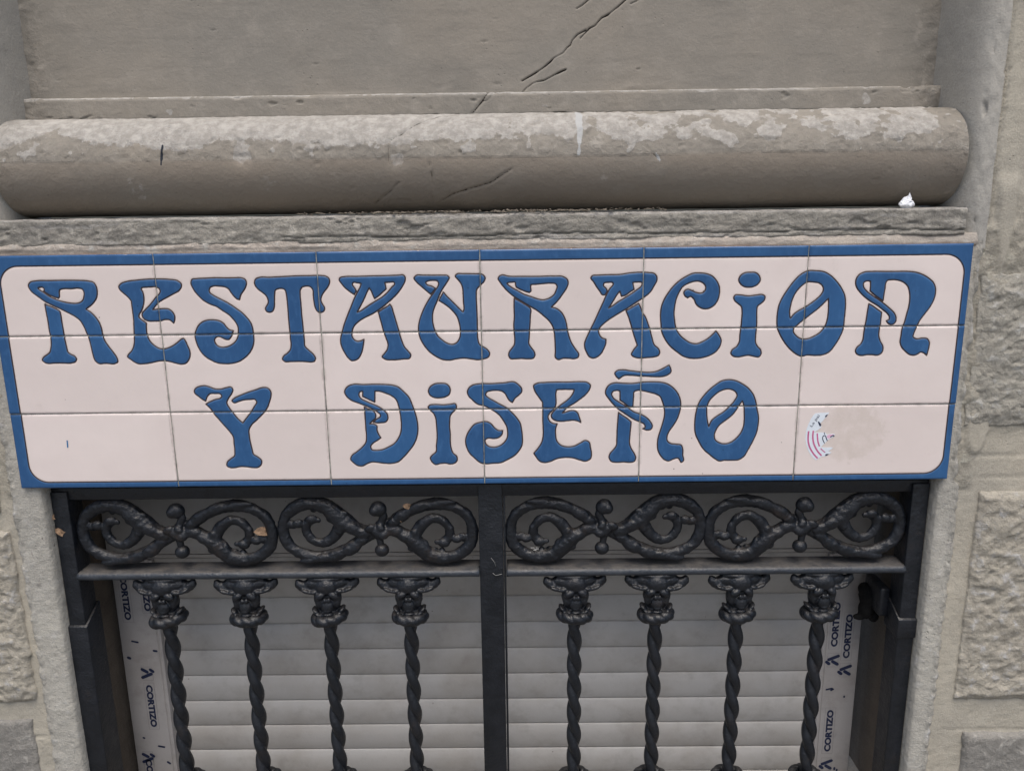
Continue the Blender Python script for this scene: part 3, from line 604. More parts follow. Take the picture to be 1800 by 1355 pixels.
chip2 = np.exp(-(((P[:, 0]-755)/14)**2+((P[:, 2]-160)/13)**2))*(1+0.8*fbm(P, 10, 3, 61))
crust_and_highlight = np.maximum(crust_and_highlight, np.maximum(chip, chip2)*1.1)
d = 1.0*fbm(P, 170, 4, 31)+cm*(1.4+0.9*fbm(P, 12, 3, 32))*(1-low)+(1-low)*1.9*fbm(P, 14, 4, 33, 0.65)
d += 0.5*fbm(P, 22, 3, 34)+(1-low)*pits(P, (11, 11, 6), 0.62, 2.2, 36)+pits(P, 15, 0.7, 3.0, 35)*(1-0.7*low)+low*0.9*sstep(-130, -20, 0*ang)
d -= 7.0*np.clip(chip, 0, 1)+4*np.clip(chip2, 0, 1)+3.0*sstep(1.8, -1.0, cr)
drip = np.minimum(seg_dist(P2, [(1084, 240), (1084, 205), (1081, 165)])-5.5*sstep(150, 240, P[:, 2])-1.0, seg_dist(P2, [(1219, 165), (1226, 152)])-1.5)+3.0*fbm(P, 12, 3, 50)
pen = seg_dist(P2, [(333, 190), (331, 172), (329, 157)])-2.0+0.8*vn(P, 6, 51)
relief('torus_moulding', P, nu, nv, d, M_torus, attrs={'low': low, 'crack': cr, 'crust_and_highlight': crust_and_highlight, 'drip': drip, 'pen': pen, 'rough': np.clip((1-low)*(0.55+0.5*fbm(P, 50, 3, 53))*sstep(252, 225, P[:, 2])+low*0.12+0.8*sstep(60, 0, np.minimum(P[:, 0]-XL, XR-P[:, 0])), 0, 1)})

# ledge below it: rough broken front, then the bedding mortar over the tiles
P, nu, nv = sweep([(160, 66), (60, 65), (9, 63.5), (5.5, 61), (5, 56), (6, 34), (7, 17), (16, 13)], -40, XR+10, 3.5, 2.5)
front = sstep(12, 8, P[:, 1])
n2 = fbm(P, (70, 70, 16), 5, 71, 0.6)
d = front*(2.8*n2+2.2*fbm(P, (13, 13, 7), 4, 72, 0.65)+pits(P, (34, 34, 13), 0.55, 4.0, 73))+(1-front)*1.5*fbm(P, 30, 3, 74)
d += front*sstep(30, 17, P[:, 2])*3.5*fbm(P, (50, 50, 9), 4, 76)
d -= front*5.0*sstep(2.2, 0.2, abs(P[:, 2]-25-6*fbm(P, (160, 160, 160), 3, 78)-2*vn(P, 14, 79)))*sstep(500, 620, P[:, 0]+90*vn(P, (60, 60, 60), 80))
pale_mask = 0.95*sstep(58, 62, P[:, 2])+0.62*sstep(0.12, 0.55, fbm(P, (110, 110, 10), 4, 77))+0.25*sstep(34, 16, P[:, 2])  # first term paints a highlight along the top edge; the rest is pale crust
relief('ledge', P, nu, nv, d, M_ledge, toward=(0, -0.7, 0.7), attrs={'crust_and_highlight': pale_mask, 'rough': front*(0.85+0.3*n2)})
P, nu, nv = sweep([(30, 20), (9, 18), (6, 10), (5, 2), (8, -4), (16, -6)], -60, 1806, 4.0, 2.0)
d = 2.2*fbm(P, (60, 60, 14), 4, 81)+1.2*fbm(P, 9, 3, 82)
d += sstep(1500, 500, P[:, 0])*sstep(4, 12, P[:, 2])*(3.0*fbm(P, (45, 45, 9), 4, 83)+1.5)
relief('mortar_bed', P, nu, nv, d, M_bed, toward=(0, -1, 0.2), attrs={'rough': 0.35+0.6*sstep(1500, 500, P[:, 0])*sstep(2, 10, P[:, 2])})

# lintel behind the tiles and inner sides of the opening
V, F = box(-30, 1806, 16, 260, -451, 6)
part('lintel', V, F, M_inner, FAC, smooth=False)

def pier_side(sgn, xe, name):
    """reveal of the niche and of the window on one side; xe: mm of the niche corner; sgn=+1 right"""
    pr = [(xe, 160), (xe+sgn*1.5, 120), (xe+sgn*4, 80), (xe+sgn*9, 46), (xe+sgn*17, 26), (xe+sgn*28, 15), (xe+sgn*40, 11), (xe+sgn*52, 11)]
    pr = smooth_path(pr, 60)
    zs = np.linspace(1150, -10, 230)
    P = np.zeros((len(zs), len(pr), 3)); P[:, :, 2] = zs[:, None]; P[:, :, 0] = pr[None, :, 0]; P[:, :, 1] = pr[None, :, 1]
    P = P.reshape(-1, 3)
    d = 1.5*fbm(P, 130, 4, 91)+0.5*fbm(P, 18, 3, 92)
    ed = sstep(24, 13, P[:, 1])
    d += ed*3.0*fbm(P, (16, 16, 26), 4, 93)+pits(P, (11, 11, 22), 0.6, 5, 94)*ed
    cr = seg_dist(P[:, [1, 2]], [(95, 232), (60, 246), (40, 252), (25, 262)])-0.4+0.5*vn(P, 7, 5) if sgn > 0 else np.full(len(P), 9.0)
    relief('niche_reveal', P, len(zs), len(pr), d, M_reveal2, toward=(-sgn, -1, 0), attrs={'crack': cr})
M_reveal2 = cement('niche_render', (0.365, 0.35, 0.315), (0.315, 0.305, 0.28), (0.41, 0.395, 0.36), 0.25, 0.0008, crack=True)
pier_side(1, XR, 'right'); pier_side(-1, XL, 'left')

def wall_front(sgn):
    """rendered face of the pier beside the window and sign"""
    x0, x1 = (1809, 2700) if sgn > 0 else (-950, -22)
    xs = np.linspace(x0, x1, 200) if sgn < 0 else np.r_[np.linspace(x0, 2100, 80), np.linspace(2112, x1, 40)]
    if sgn < 0: xs = np.r_[np.linspace(x0, -300, 40), np.linspace(-292, x1, 78)]
    zs = np.r_[np.linspace(1150, 520, 40), np.linspace(515, -1150, 380), np.linspace(-1160, -1545, 30)]
    P = np.zeros((len(xs), len(zs), 3)); P[:, :, 0] = xs[:, None]; P[:, :, 1] = 15; P[:, :, 2] = zs[None]
    P = P.reshape(-1, 3)
    u = (P[:, 0]-1800)*1.0 if sgn > 0 else -P[:, 0]
    d = 2.0*fbm(P, 150, 4, 101)+1.0*fbm(P, 16, 4, 102, 0.65)+pits(P, 13, 0.72, 2.5, 112)
    up = sstep(-370, -320, P[:, 2])
    rough = up*sstep(60, 0, P[:, 2]+25*vn(P, 60, 108))
    d += rough*(9*fbm(P, (34, 34, 26), 5, 103, 0.6)+3)
    dj = abs(u-23-5*vn(P, (40, 40, 60), 104))
    d -= sstep(0, 40, P[:, 2])*4.5*sstep(7, 1, dj)*(0.6+0.7*fbm(P, 20, 3, 105))
    # lump of render ending in a tongue
    tong = sstep(0, 10, 17*np.sqrt(np.clip((P[:, 2]+52)/60, 0, 1.6))-abs(u-56-4*vn(P, 50, 106)))*sstep(130, 90, P[:, 2])
    if sgn > 0: d = d*(1-tong)+tong*(9+1.0*fbm(P, 40, 3, 107))
    # oval patch of smooth filler beside the lower tiles
    ov = np.hypot((u-52)/20, (P[:, 2]+350)/55)+0.15*vn(P, 25, 109)
    if sgn > 0:
        k = sstep(1.05, 0.9, ov); d = d*(1-k)+k*(6+0.5*fbm(P, 30, 3, 110))
    # courses cut in the render
    for zc_, w_ in ((-409, 0.6), (-450, 0.4), (-1013, 0.6)):
        d -= 3.5*sstep(w_+2.5, w_-1.0, abs(P[:, 2]-zc_-3*vn(P, 90, 111)))*sstep(45, 65, u)
    ru = rough*0.95+sstep(0, 60, P[:, 2])*np.clip(0.9*sstep(16, 3, dj)+0.5*sstep(60, 75, u)*sstep(120, 60, P[:, 2]), 0, 1)
    ru = np.maximum(ru, sstep(-340, -400, P[:, 2])*sstep(62, 40, u)*0.9*sstep(-480, -460, P[:, 2]))
    ru = np.maximum(ru, 0.22*sstep(-0.1, 0.4, fbm(P, 70, 3, 113)))
    if sgn > 0: ru = ru*(1-tong)*(1-k)
    relief('pier_render', P, len(xs), len(zs), d, M_pier, attrs={'rough': ru})
wall_front(1); wall_front(-1)

def jamb_strip(sgn):
    """pale mortar margin round the window opening, returning into the reveal"""
    xe = 1786.0 if sgn > 0 else 24.0
    if sgn > 0: pr = [(xe+1, 270), (xe, 120), (xe, 40), (xe+1, 20), (xe+4, 12), (xe+10, 9), (xe+30, 9), (xe+40, 11), (xe+46, 18), (xe+48, 24)]
    else: pr = [(xe-1, 270), (xe, 120), (xe, 40), (xe-1, 20), (xe-4, 12), (xe-10, 9), (xe-48, 9), (xe-60, 11), (xe-66, 18), (xe-68, 24)]
    q = np.asarray(pr, float); s = np.r_[0, np.cumsum(np.hypot(*np.diff(q, axis=0).T))]
    tt = np.r_[np.linspace(0, s[2], 14), np.linspace(s[2]+3, s[-1], 34)]
    q = np.stack([np.interp(tt, s, q[:, 0]), np.interp(tt, s, q[:, 1])], 1)
    zs = np.linspace(4, -1545, 420)
    P = np.zeros((len(zs), len(q), 3)); P[:, :, 2] = zs[:, None]; P[:, :, 0] = q[None, :, 0]; P[:, :, 1] = q[None, :, 1]
    P = P.reshape(-1, 3)
    fr = sstep(60, 20, P[:, 1])
    outer = sstep(28, 42, sgn*(P[:, 0]-xe)) if sgn > 0 else sstep(46, 62, -(P[:, 0]-xe))
    if sgn > 0:
        hi = sstep(-470, -452, P[:, 2])*(P[:, 0] > xe+4); P[:, 0] -= hi*(P[:, 0]-xe-4)*0.30
    d = 1.4*fbm(P, 90, 4, 121)+fr*(1.0*fbm(P, 11, 4, 122)+0.8*fbm(P, 28, 3, 123))+outer*(6.0*fbm(P, (13, 13, 16), 4, 124, 0.65)+2.5)
    d += pits(P, 12, 0.72, 2.5, 125)*fr+(sstep(-470, -455, P[:, 2])*6*fbm(P, 20, 4, 126)*outer)
    fm = None
    F = orient(P, gridfaces(len(zs), len(q)), (-sgn, -1, 0))
    deep = P[F].mean(1)[:, 1] > 62
    n = normals_grid(P, len(zs), len(q), (-sgn, -1, 0))
    pale_mask = (0.30+0.35*fbm(P, 30, 4, 127))*sstep(20, 30, sgn*(P[:, 0]-xe))
    part('jamb_mortar', P+n*d[:, None], F, [M_strip, M_inner], FAC, fm=deep.astype(int), attrs={'crust_and_highlight': pale_mask, 'rough': fr*np.clip(0.25+0.7*outer+0.4*fbm(P, 60, 3, 128), 0, 1)})
jamb_strip(1); jamb_strip(-1)

def stone_block(x0, x1, z0, z1, proud, amp, mat, seed, step=4.0, edge=14, cell=34):
    nx = int((x1-x0)/step)+1; nz = int((z1-z0)/step)+1
    xs = np.r_[x0, np.linspace(x0, x1, nx), x1]; zs = np.r_[z0, np.linspace(z0, z1, nz), z1]
    P = np.zeros((len(xs), len(zs), 3)); P[:, :, 0] = xs[:, None]; P[:, :, 2] = zs[None]; P[:, :, 1] = 15
    sk = np.zeros((len(xs), len(zs)), bool); sk[0] = sk[-1] = True; sk[:, 0] = sk[:, -1] = True
    P = P.reshape(-1, 3); sk = sk.ravel()
    e = np.minimum.reduce([P[:, 0]-x0, x1-P[:, 0], P[:, 2]-z0, z1-P[:, 2]])
    wn_ = 0.55*edge*fbm(P, 34, 4, seed+5, 0.6)
    k = sstep(-1, edge, e+wn_)
    r = fbm(P, (cell*1.25, cell, cell*0.8), 5, seed, 0.58)
    r2 = 1-2*abs(fbm(P, (cell*1.2, cell, cell*0.8), 4, seed+9))
    h = proud*(0.35+0.65*k)+amp*k*(0.8*r+0.22*r2-0.1)+amp*0.28*fbm(P, 10, 3, seed+3, 0.65)+amp*k*pits(P, (17, 17, 10), 0.45, 0.35, seed+13)
    # outline wanders a little
    ex = 6.0*fbm(P, 30, 4, seed+11, 0.6)*sstep(26, 0, e)
    Q = P.copy(); Q[:, 1] = np.where(sk, 22, 15-h)
    Q[:, 0] += np.where(P[:, 0] < (x0+x1)/2, ex, -ex); Q[:, 2] += np.where(P[:, 2] < (z0+z1)/2, ex, -ex)
    F = orient(Q, gridfaces(len(xs), len(zs)), TOW)
    return part('stone_block', Q, F, mat, FAC, attrs={'rough': np.clip(0.55+0.5*k, 0, 1)})
stone_block(1826, 2400, -346, -58, 8, 8, M_grey_block, 201, 3.0, 30, 26)
stone_block(1872, 2400, -938, -482, 11, 9, M_block, 202, 3.5, 16, 28)
stone_block(1902, 2400, -1540, -1020, 9, 3.5, M_dark_block, 203, 5.0, 10, 20)
stone_block(1838, 2400, 420, 1100, 12, 9, M_dark_block, 204, 6.0)
stone_block(-640, -56, -926, -545, 12, 10, M_block, 205, 3.5, 12, 28)
stone_block(-640, -74, -1540, -972, 6, 2.5, M_dark_block, 206, 5.0, 10, 20)
stone_block(-640, -66, -505, -30, 14, 11, M_block, 207, 6.0)
# sill and wall below the window
V, F = bevel_box(-40, 1850, -6, 300, -1330, -1270, 4); part('window_sill', V, F, M_ledge, FAC)
V, F = box(-22, 1824, 14, 300, -GZ, -1331); part('plinth', V, F, M_pier, FAC, smooth=False)

# litter caught between moulding and ledge
V = []; F = []
for k in range(300):
    x = random.choice((random.gauss(1020, 75), random.gauss(760, 50), random.uniform(560, 1250)))
    y = random.uniform(4, 55); z = 65.5+random.uniform(0, 3)+(55-y)*0.02
    a = random.uniform(0, 3.14); l = random.uniform(2, 9); w = random.uniform(0.5, 2.2); tz = random.uniform(-2.0, 2.5)
    c, s_ = math.cos(a), math.sin(a); b = len(V)
    V += [(x-c*l-s_*w, y-s_*l+c*w, z), (x-c*l+s_*w, y-s_*l-c*w, z+0.6), (x+c*l+s_*w, y+s_*l-c*w, z+tz+1), (x+c*l-s_*w, y+s_*l+c*w, z+tz), (x, y, z+2.0)]
    F += [(b, b+1, b+4), (b+1, b+2, b+4), (b+2, b+3, b+4), (b+3, b, b+4)]
o = part('leaf_litter', V, F, M_dirt, smooth=False); o['kind'] = 'stuff'
o['label'] = 'brown plant litter lying on the ledge under the rounded moulding'; o['category'] = 'litter'

# ------------------------------------------------------------------ the tile sign
SIGN = thing('tile_sign', 'wide ceramic tile sign with blue Art Nouveau lettering and a blue border', 'sign', (900, 0, -450))

def read_loop(s, step=1.9):
    pts = []; cor = []
    for t in s.split():
        c = t.endswith('c'); a, b = t.rstrip('c').split(',')
        pts.append((int(a)/10.0, int(b)/10.0)); cor.append(c)
    P = np.array(pts); n = len(P); out = []
    for i in range(n):
        p1, p2 = P[i], P[(i+1) % n]
        p0 = P[i-1] if not cor[i] else 2*p1-p2
        p3 = P[(i+2) % n] if not cor[(i+1) % n] else 2*p2-p1
        L = math.hypot(*(p2-p1)); k = max(1, int(round(L/step)))
        def tang(a, b, c):
            la = max(math.hypot(*(b-a)), 1e-6); lb = max(math.hypot(*(c-b)), 1e-6)
            return ((b-a)/la*lb+(c-b)/lb*la)/(la+lb)
        m1 = tang(p0, p1, p2)*L; m2 = tang(p1, p2, p3)*L
        for t in np.linspace(0, 1, k, endpoint=False):
            h00 = 2*t**3-3*t*t+1; h10 = t**3-2*t*t+t; h01 = -2*t**3+3*t*t; h11 = t**3-t*t
            out.append(h00*p1+h10*m1+h01*p2+h11*m2)
    return np.array(out)

GLYPHS = [(nm, [read_loop(l) for l in loops]) for nm, loops in LETTERS]
BX0, BX1, BZ0, BZ1, BR = 12.0, 1786.0, -438.0, -19.5, 36.0
def border_sd(P):
    """signed distance to the inner border line, positive on the white side"""
    cx, cz = (BX0+BX1)/2, (BZ0+BZ1)/2
    qx = abs(P[:, 0]-cx)-(BX1-BX0)/2+BR; qz = abs(P[:, 1]-cz)-(BZ1-BZ0)/2+BR
    return -(np.hypot(np.maximum(qx, 0), np.maximum(qz, 0))+np.minimum(np.maximum(qx, qz), 0)-BR)

VJ = [300.0*k for k in range(1, 6)]; HJ = [-150.0, -300.0]
JW = 0.85                                              # half width of a joint
SX0, SX1, SZ0, SZ1 = -10.0, 1798.5, -450.0, 0.0
def tile_edges(P):
    dx = np.minimum.reduce([abs(P[:, 0]-v) for v in VJ]+[P[:, 0]-SX0+JW, SX1-P[:, 0]+JW])
    dz = np.minimum.reduce([abs(P[:, 1]-h) for h in HJ]+[P[:, 1]-SZ0+JW, SZ1-P[:, 1]+JW])
    return np.minimum(dx, dz)-JW

def offsets(lp, ds):
    t = np.roll(lp, -1, 0)-np.roll(lp, 1, 0); t /= np.maximum(np.hypot(*t.T), 1e-9)[:, None]
    n = np.stack([t[:, 1], -t[:, 0]], 1)
    return [(lp+n*d_, abs(d_)) for d_ in ds]

boxes = []
for nm, loops in GLYPHS:
    A = np.vstack(loops); boxes.append((A.min(0)-9, A.max(0)+9))
def glyph_dist(P):
    d = np.full(len(P), 9.0)
    for (nm, loops), (lo, hi) in zip(GLYPHS, boxes):
        k = np.where(((P > lo) & (P < hi)).all(1))[0]
        if len(k): d[k] = np.minimum(d[k], loops_dist(P[k], loops))
    return d

pts = []; edges = []; base = 0
def add_loop(lp, closed=True):
    global base
    n = len(lp); pts.append(lp)
    edges.extend([(base+i, base+(i+1) % n) for i in range(n if closed else n-1)]); base += n
for nm, loops in GLYPHS:
    for lp in loops: add_loop(lp)
# inner border line
brd = []
for (cx, cz, a0) in ((BX1-BR, BZ1-BR, 0), (BX0+BR, BZ1-BR, 90), (BX0+BR, BZ0+BR, 180), (BX1-BR, BZ0+BR, 270)):
    for k in range(25):
        a = math.radians(a0+90*k/24); brd.append((cx+BR*math.cos(a), cz+BR*math.sin(a)))
bl = []
for i in range(len(brd)):
    p, q = np.array(brd[i]), np.array(brd[(i+1) % len(brd)]); k = max(1, int(math.hypot(*(q-p))/4))
    bl += [p+(q-p)*t for t in np.linspace(0, 1, k, endpoint=False)]
bl = np.array(bl); add_loop(bl)
nb = base
# tile outlines (their edges at the joints)
xs_ = [SX0]+[v for v in VJ]+[SX1]; zs_ = [SZ1]+HJ+[SZ0]
tiles = []
for j in range(3):
    for i in range(6):
        x0 = xs_[i]+(JW if i else 0); x1 = xs_[i+1]-(JW if i < 5 else 0)
        z1 = zs_[j]-(JW if j else 0); z0 = zs_[j+1]+(JW if j < 2 else 0)
        tiles.append((x0, x1, z0, z1))
        nx = 75; nz = 38
        lp = [(x, z1) for x in np.linspace(x0, x1, nx, endpoint=False)]+[(x1, z) for z in np.linspace(z1, z0, nz, endpoint=False)]
        lp += [(x, z0) for x in np.linspace(x1, x0, nx, endpoint=False)]+[(x0, z) for z in np.linspace(z0, z1, nz, endpoint=False)]
        add_loop(np.array(lp))
# free points: rings either side of every line, rows behind tile edges, a coarse net between
free = []
for nm, loops in GLYPHS:
    for lp in loops:
        for q, ad in offsets(lp, (-4.2, -2.6, -1.5, -0.7, 0.7, 1.5, 2.6, 4.2)):
            k = glyph_dist(q) > 0.9*ad; free.append(q[k])
for q, ad in offsets(bl, (-4.2, -2.6, -1.5, -0.7, 0.7, 1.5, 2.6, 4.2)): free.append(q)
for (x0, x1, z0, z1) in tiles:
    for e_ in (0.45, 1.0, 1.8, 2.9, 4.5):
        xx = np.linspace(x0+e_, x1-e_, 75); zz = np.linspace(z0+e_, z1-e_, 38)
        for z in (z0+e_, z1-e_): free.append(np.stack([xx, np.full_like(xx, z)], 1))
        for x in (x0+e_, x1-e_): free.append(np.stack([np.full_like(zz, x), zz], 1))
gx_, gz_ = np.meshgrid(np.arange(SX0+4, SX1, 7.3), np.arange(SZ0+4, SZ1, 7.1))
G_ = np.stack([gx_.ravel(), gz_.ravel()], 1)
G_ = G_+np.random.RandomState(3).uniform(-0.8, 0.8, G_.shape)
free.append(G_[(glyph_dist(G_) > 5.5) & (abs(border_sd(G_)) > 5.5) & (tile_edges(G_) > 5.5)])
fr = np.vstack(free)
fr = fr[(tile_edges(fr) > 0.2) & (fr[:, 0] > SX0+.2) & (fr[:, 0] < SX1-.2) & (fr[:, 1] > SZ0+.2) & (fr[:, 1] < SZ1-.2)]
ALL = np.vstack(pts+[fr])
V2, E2, F2, _, _, _ = geometry.delaunay_2d_cdt([Vector(p) for p in ALL.tolist()], edges, [], 0, 1e-4)
V2 = np.array([(v.x, v.y) for v in V2]); F2 = np.array([f for f in F2 if len(f) == 3])
cen = V2[F2].mean(1)
dl = np.minimum(glyph_dist(V2), abs(border_sd(V2)))
te = np.maximum(tile_edges(V2), 0)
# relief: thick glaze rounds down to the painted line and to the tile edges
ink_owner = np.full(len(cen), -1)
for gi, ((nm, loops), (lo, hi)) in enumerate(zip(GLYPHS, boxes)):
    k = np.where(((cen > lo) & (cen < hi)).all(1))[0]
    if len(k):
        ins = loops_inside(cen[k], loops); ink_owner[k[ins]] = gi
border_f = border_sd(cen) < 0
tile_f = np.full(len(cen), -1)
for ti, (x0, x1, z0, z1) in enumerate(tiles):
    tile_f[(cen[:, 0] > x0) & (cen[:, 0] < x1) & (cen[:, 1] > z0) & (cen[:, 1] < z1)] = ti
vt = np.full(len(V2), -1)
ok = tile_f >= 0
for c in range(3): vt[F2[ok, c]] = tile_f[ok]
P3 = np.stack([V2[:, 0], np.zeros(len(V2)), V2[:, 1]], 1)
rs_ = np.random.RandomState(5); tz = rs_.uniform(-0.25, 0.25, 19); ta = rs_.uniform(-0.0045, 0.0045, (19, 2))
def height(mult):
    h = -0.95+1.0*mult*(1-np.exp(-(dl/1.35)**1.4))
    h += 0.14*vn(P3, 60, 301)*np.minimum(dl/5, 1)+0.10*vn(P3, 26, 302)*np.minimum(dl/5, 1)
    r = 2.6; t = np.clip(te, 0, r)
    h -= (r-np.sqrt(np.maximum(r*r-(r-t)**2, 0)))*0.85
    cxz = np.array([((a+b)/2, (c+d)/2) for a, b, c, d in tiles]+[(0, 0)])[vt]
    return h+tz[vt]+ta[vt, 0]*(V2[:, 0]-cxz[:, 0])+ta[vt, 1]*(V2[:, 1]-cxz[:, 1])
HW = height(1.0); HB = height(1.55)
def glaze_part(name, sel, H, mats, parent, extra=None):
    f = F2[sel]; used, inv = np.unique(f, return_inverse=True); f = inv.reshape(-1, 3)
    V = np.stack([V2[used, 0], -H[used], V2[used, 1]], 1); L = dl[used]; E_ = te[used]
    a = V[f[:, 1]]-V[f[:, 0]]; b = V[f[:, 2]]-V[f[:, 0]]
    fl = np.cross(a, b)[:, 1] > 0; f[fl] = f[fl][:, ::-1]
    F = f.tolist(); fm = [0]*len(F)
    if extra:
        n = len(V); V = np.vstack([V, extra[0]]); L = np.r_[L, np.full(len(extra[0]), 9.0)]; E_ = np.r_[E_, np.full(len(extra[0]), 9.0)]
        F += [tuple(i+n for i in q) for q in extra[1]]; fm += [1]*len(extra[1])
    return part(name, V, F, mats, parent, fm=fm, attrs={'line': L, 'edge': np.minimum(E_, 20)})
white = (ink_owner < 0) & ~border_f
for ti, (x0, x1, z0, z1) in enumerate(tiles):
    tl = glaze_part('tile', white & (tile_f == ti), HW, [M_white, M_bisque], SIGN, box(x0+.3, x1-.3, 3.2, 12.5, z0+.3, z1-.3))
    s_ = border_f & (tile_f == ti)
    if s_.any(): glaze_part('border_band', s_, HW+0.15, [M_blue], tl)
for gi, (nm, loops) in enumerate(GLYPHS):
    s_ = (ink_owner == gi) & (tile_f >= 0)
    o = glaze_part('letter', s_, HB, [M_blue], SIGN)
    o['label'] = 'blue glazed letter '+nm
V, F = box(SX0+1, SX1-1, 2.2, 13.5, SZ0+1, SZ1-1)
part('grout', V, F, M_grout, SIGN, smooth=False)

# ------------------------------------------------------------------ what is stuck on or scribbled on the tiles
def flat(name, loops2, y, mat, parent, thick=0.25):
    """flat shape from outlines in sign millimetres, with a little thickness"""
    Vv = []; Fv = []
    for lp in loops2:
        lp = np.asarray(lp, float); n = len(lp); b = len(Vv)
        tri = geometry.tessellate_polygon([[Vector((p[0], p[1], 0)) for p in lp]])
        Vv += [(p[0], y, p[1]) for p in lp]+[(p[0], y+thick, p[1]) for p in lp]
        for t in tri:
            a_, b_, c_ = t
            nrm = (lp[b_][0]-lp[a_][0])*(lp[c_][1]-lp[a_][1])-(lp[b_][1]-lp[a_][1])*(lp[c_][0]-lp[a_][0])
            Fv.append((b+a_, b+b_, b+c_) if nrm > 0 else (b+a_, b+c_, b+b_))
        for i in range(n): Fv.append((b+i, b+(i+1) % n, b+n+(i+1) % n, b+n+i))
    return part(name, Vv, Fv, mat, parent, smooth=False)
def ribbon(pts_, w):
    q = smooth_path(pts_, 24); t = np.gradient(q, axis=0); t /= np.hypot(*t.T)[:, None]
    n = np.stack([-t[:, 1], t[:, 0]], 1)
    return np.vstack([q+n*w/2, (q-n*w/2)[::-1]])
def stk(s):      # sticker drawing units -> sign millimetres
    out = []
    for t in s.split():
        a, b = map(float, t.split(','))
        out.append((1478.3+a*0.1345-0.0012*b, -274.2-b*0.1352+0.002*a))
    return out
STK = thing('sticker', 'torn remains of a white round sticker with pink stripes, on the tiles at lower right', 'sticker', (1520, 0, -402))
flat('paper', [stk('410,308 380,340 355,385 325,460 302,540 296,620 300,690 318,770 345,840 385,905 430,965 475,1000 520,968 560,945 605,942 650,915 692,888 640,872 668,850 705,820 670,812 615,815 525,805 580,752 612,712 650,680 700,655 715,625 690,612 600,622 572,592 510,588 450,588 415,585 460,555 505,522 512,488 490,460 520,425 545,390 585,340 605,300 500,302')], -0.75, M_stk, STK)
for q_, w_ in (('336,565 334,640 342,720 372,810 430,900 496,972', 3.0), ('402,560 400,640 412,715 440,790 490,870 548,932', 3.0), ('460,600 468,660 482,730 508,795', 2.7), ('528,825 560,858 596,886', 2.0)):
    flat('stripe', [ribbon(stk(q_), w_)], -0.95, M_pink, STK)
for q_ in (stk('455,430 468,425 508,475 505,495 488,498 470,470'), stk('548,355 578,325 588,335 560,368'), ribbon(stk('575,750 545,690 545,650 565,635 582,645 600,690 615,715'), 1.6), stk('552,590 562,588 572,615 562,622'), ribbon(stk('650,662 680,640 700,640 695,655'), 2.0), stk('598,925 620,908 652,912 630,930 606,938')):
    flat('printed_mark', [q_], -0.95, M_print, STK)
flat('pink_patch', [stk('605,632 640,622 690,622 700,640 668,655 645,676 622,684 600,660')], -0.93, M_palepink, STK)
PEN = flat('pen_mark', [[(93.4, -352.5), (95.6, -352.5), (94.8, -367), (92.6, -367)]], -0.55, M_ink, None)
tag(PEN, 'short blue pen stroke on the leftmost bottom tile', 'mark')

# ------------------------------------------------------------------ lettering helper
_fc = {}
def text_shape(body, bold=0.012):
    """outline of a word as triangles: (verts 2-D, faces), width, height"""
    if (body, bold) in _fc: return _fc[(body, bold)]
    cu = bpy.data.curves.new('t', 'FONT'); cu.body = body; cu.size = 1.0; cu.offset = bold; cu.fill_mode = 'FRONT'
    cu.resolution_u = 4
    ob = bpy.data.objects.new('t', cu); COL.objects.link(ob)
    dg = bpy.context.evaluated_depsgraph_get(); dg.update()
    me = ob.evaluated_get(dg).to_mesh()
    V = np.array([v.co[:] for v in me.vertices])[:, :2]; F = [tuple(p.vertices) for p in me.polygons]
    ob.evaluated_get(dg).to_mesh_clear(); bpy.data.objects.remove(ob); bpy.data.curves.remove(cu)
    V = V-V.min(0)
    _fc[(body, bold)] = (V, F, V.max(0)); return _fc[(body, bold)]
def place_text(body, cx, cz, length, height, ang, y, bold=0.012):
    V, F, wh = text_shape(body, bold)
    q = (V-wh/2)*np.array([length/wh[0], height/wh[1]])
    c, s = math.cos(ang), math.sin(ang)
    return [(cx+c*a-s*b, y, cz+s*a+c*b) for a, b in q], F
V, F = place_text('La pai', 1478.3+412*0.1345, -274.2-412*0.1352, 26, 7.5, math.radians(58), -1.02, 0.0)
part('printed_word', V, F, M_print, STK, smooth=False)

# ------------------------------------------------------------------ roller shutter behind the grille
SH = thing('roller_shutter', 'grey white roller shutter closed behind the iron window grille', 'roller shutter', (893, 200, -1300))
def slat_mesh(x0, x1, zt, zb):
    n = 18; pr = []
    for k in range(n+1):
        t = k/n; z = zt+(zb-zt)*t
        pr.append((203-6.5*(1-(abs(t-0.42)/(0.42 if t < 0.42 else 0.58))**2.2), z))
    pr = [(206, zt+1.0)]+pr+[(206, zb-0.2)]
    V = []; F = []
    for x in (x0, (x0+x1)/2, x1): V += [(x, y, z) for y, z in pr]
    m_ = len(pr)
    for a in range(2):
        for k in range(m_-1): F.append((a*m_+k, (a+1)*m_+k, (a+1)*m_+k+1, a*m_+k+1))
    return V, F[::1]
def fix(V, F, toward=TOW):
    P = np.asarray(V, float); F = np.asarray(F)
    return V, orient(P, F, toward).tolist()
zs_l = [-728.5-66.8*k for k in range(9)]
V, F = fix(*slat_mesh(120, 1690, 0, -65.2))
sm0 = mesh('slat', V, F, M_slat, raw=False, off=(SH.location.x, SH.location.y, (GZ-0)/1000.0))
for k, z in enumerate(zs_l):
    o = link(bpy.data.objects.new('slat', sm0), SH); o.location = (0, 0, (z+GZ)/1000.0-SH.location.z)
V, F = bevel_box(30, 1762, 189, 230, -678, -440, 2); part('shutter_box', V, F, M_slat, SH)
V, F = bevel_box(30, 1762, 193, 230, -689.5, -681, 1.2); part('box_lip', V, F, M_slat, SH)
V, F = bevel_box(30, 1762, 195, 230, -727, -691, 1.0); part('top_slat', V, F, M_slat, SH)

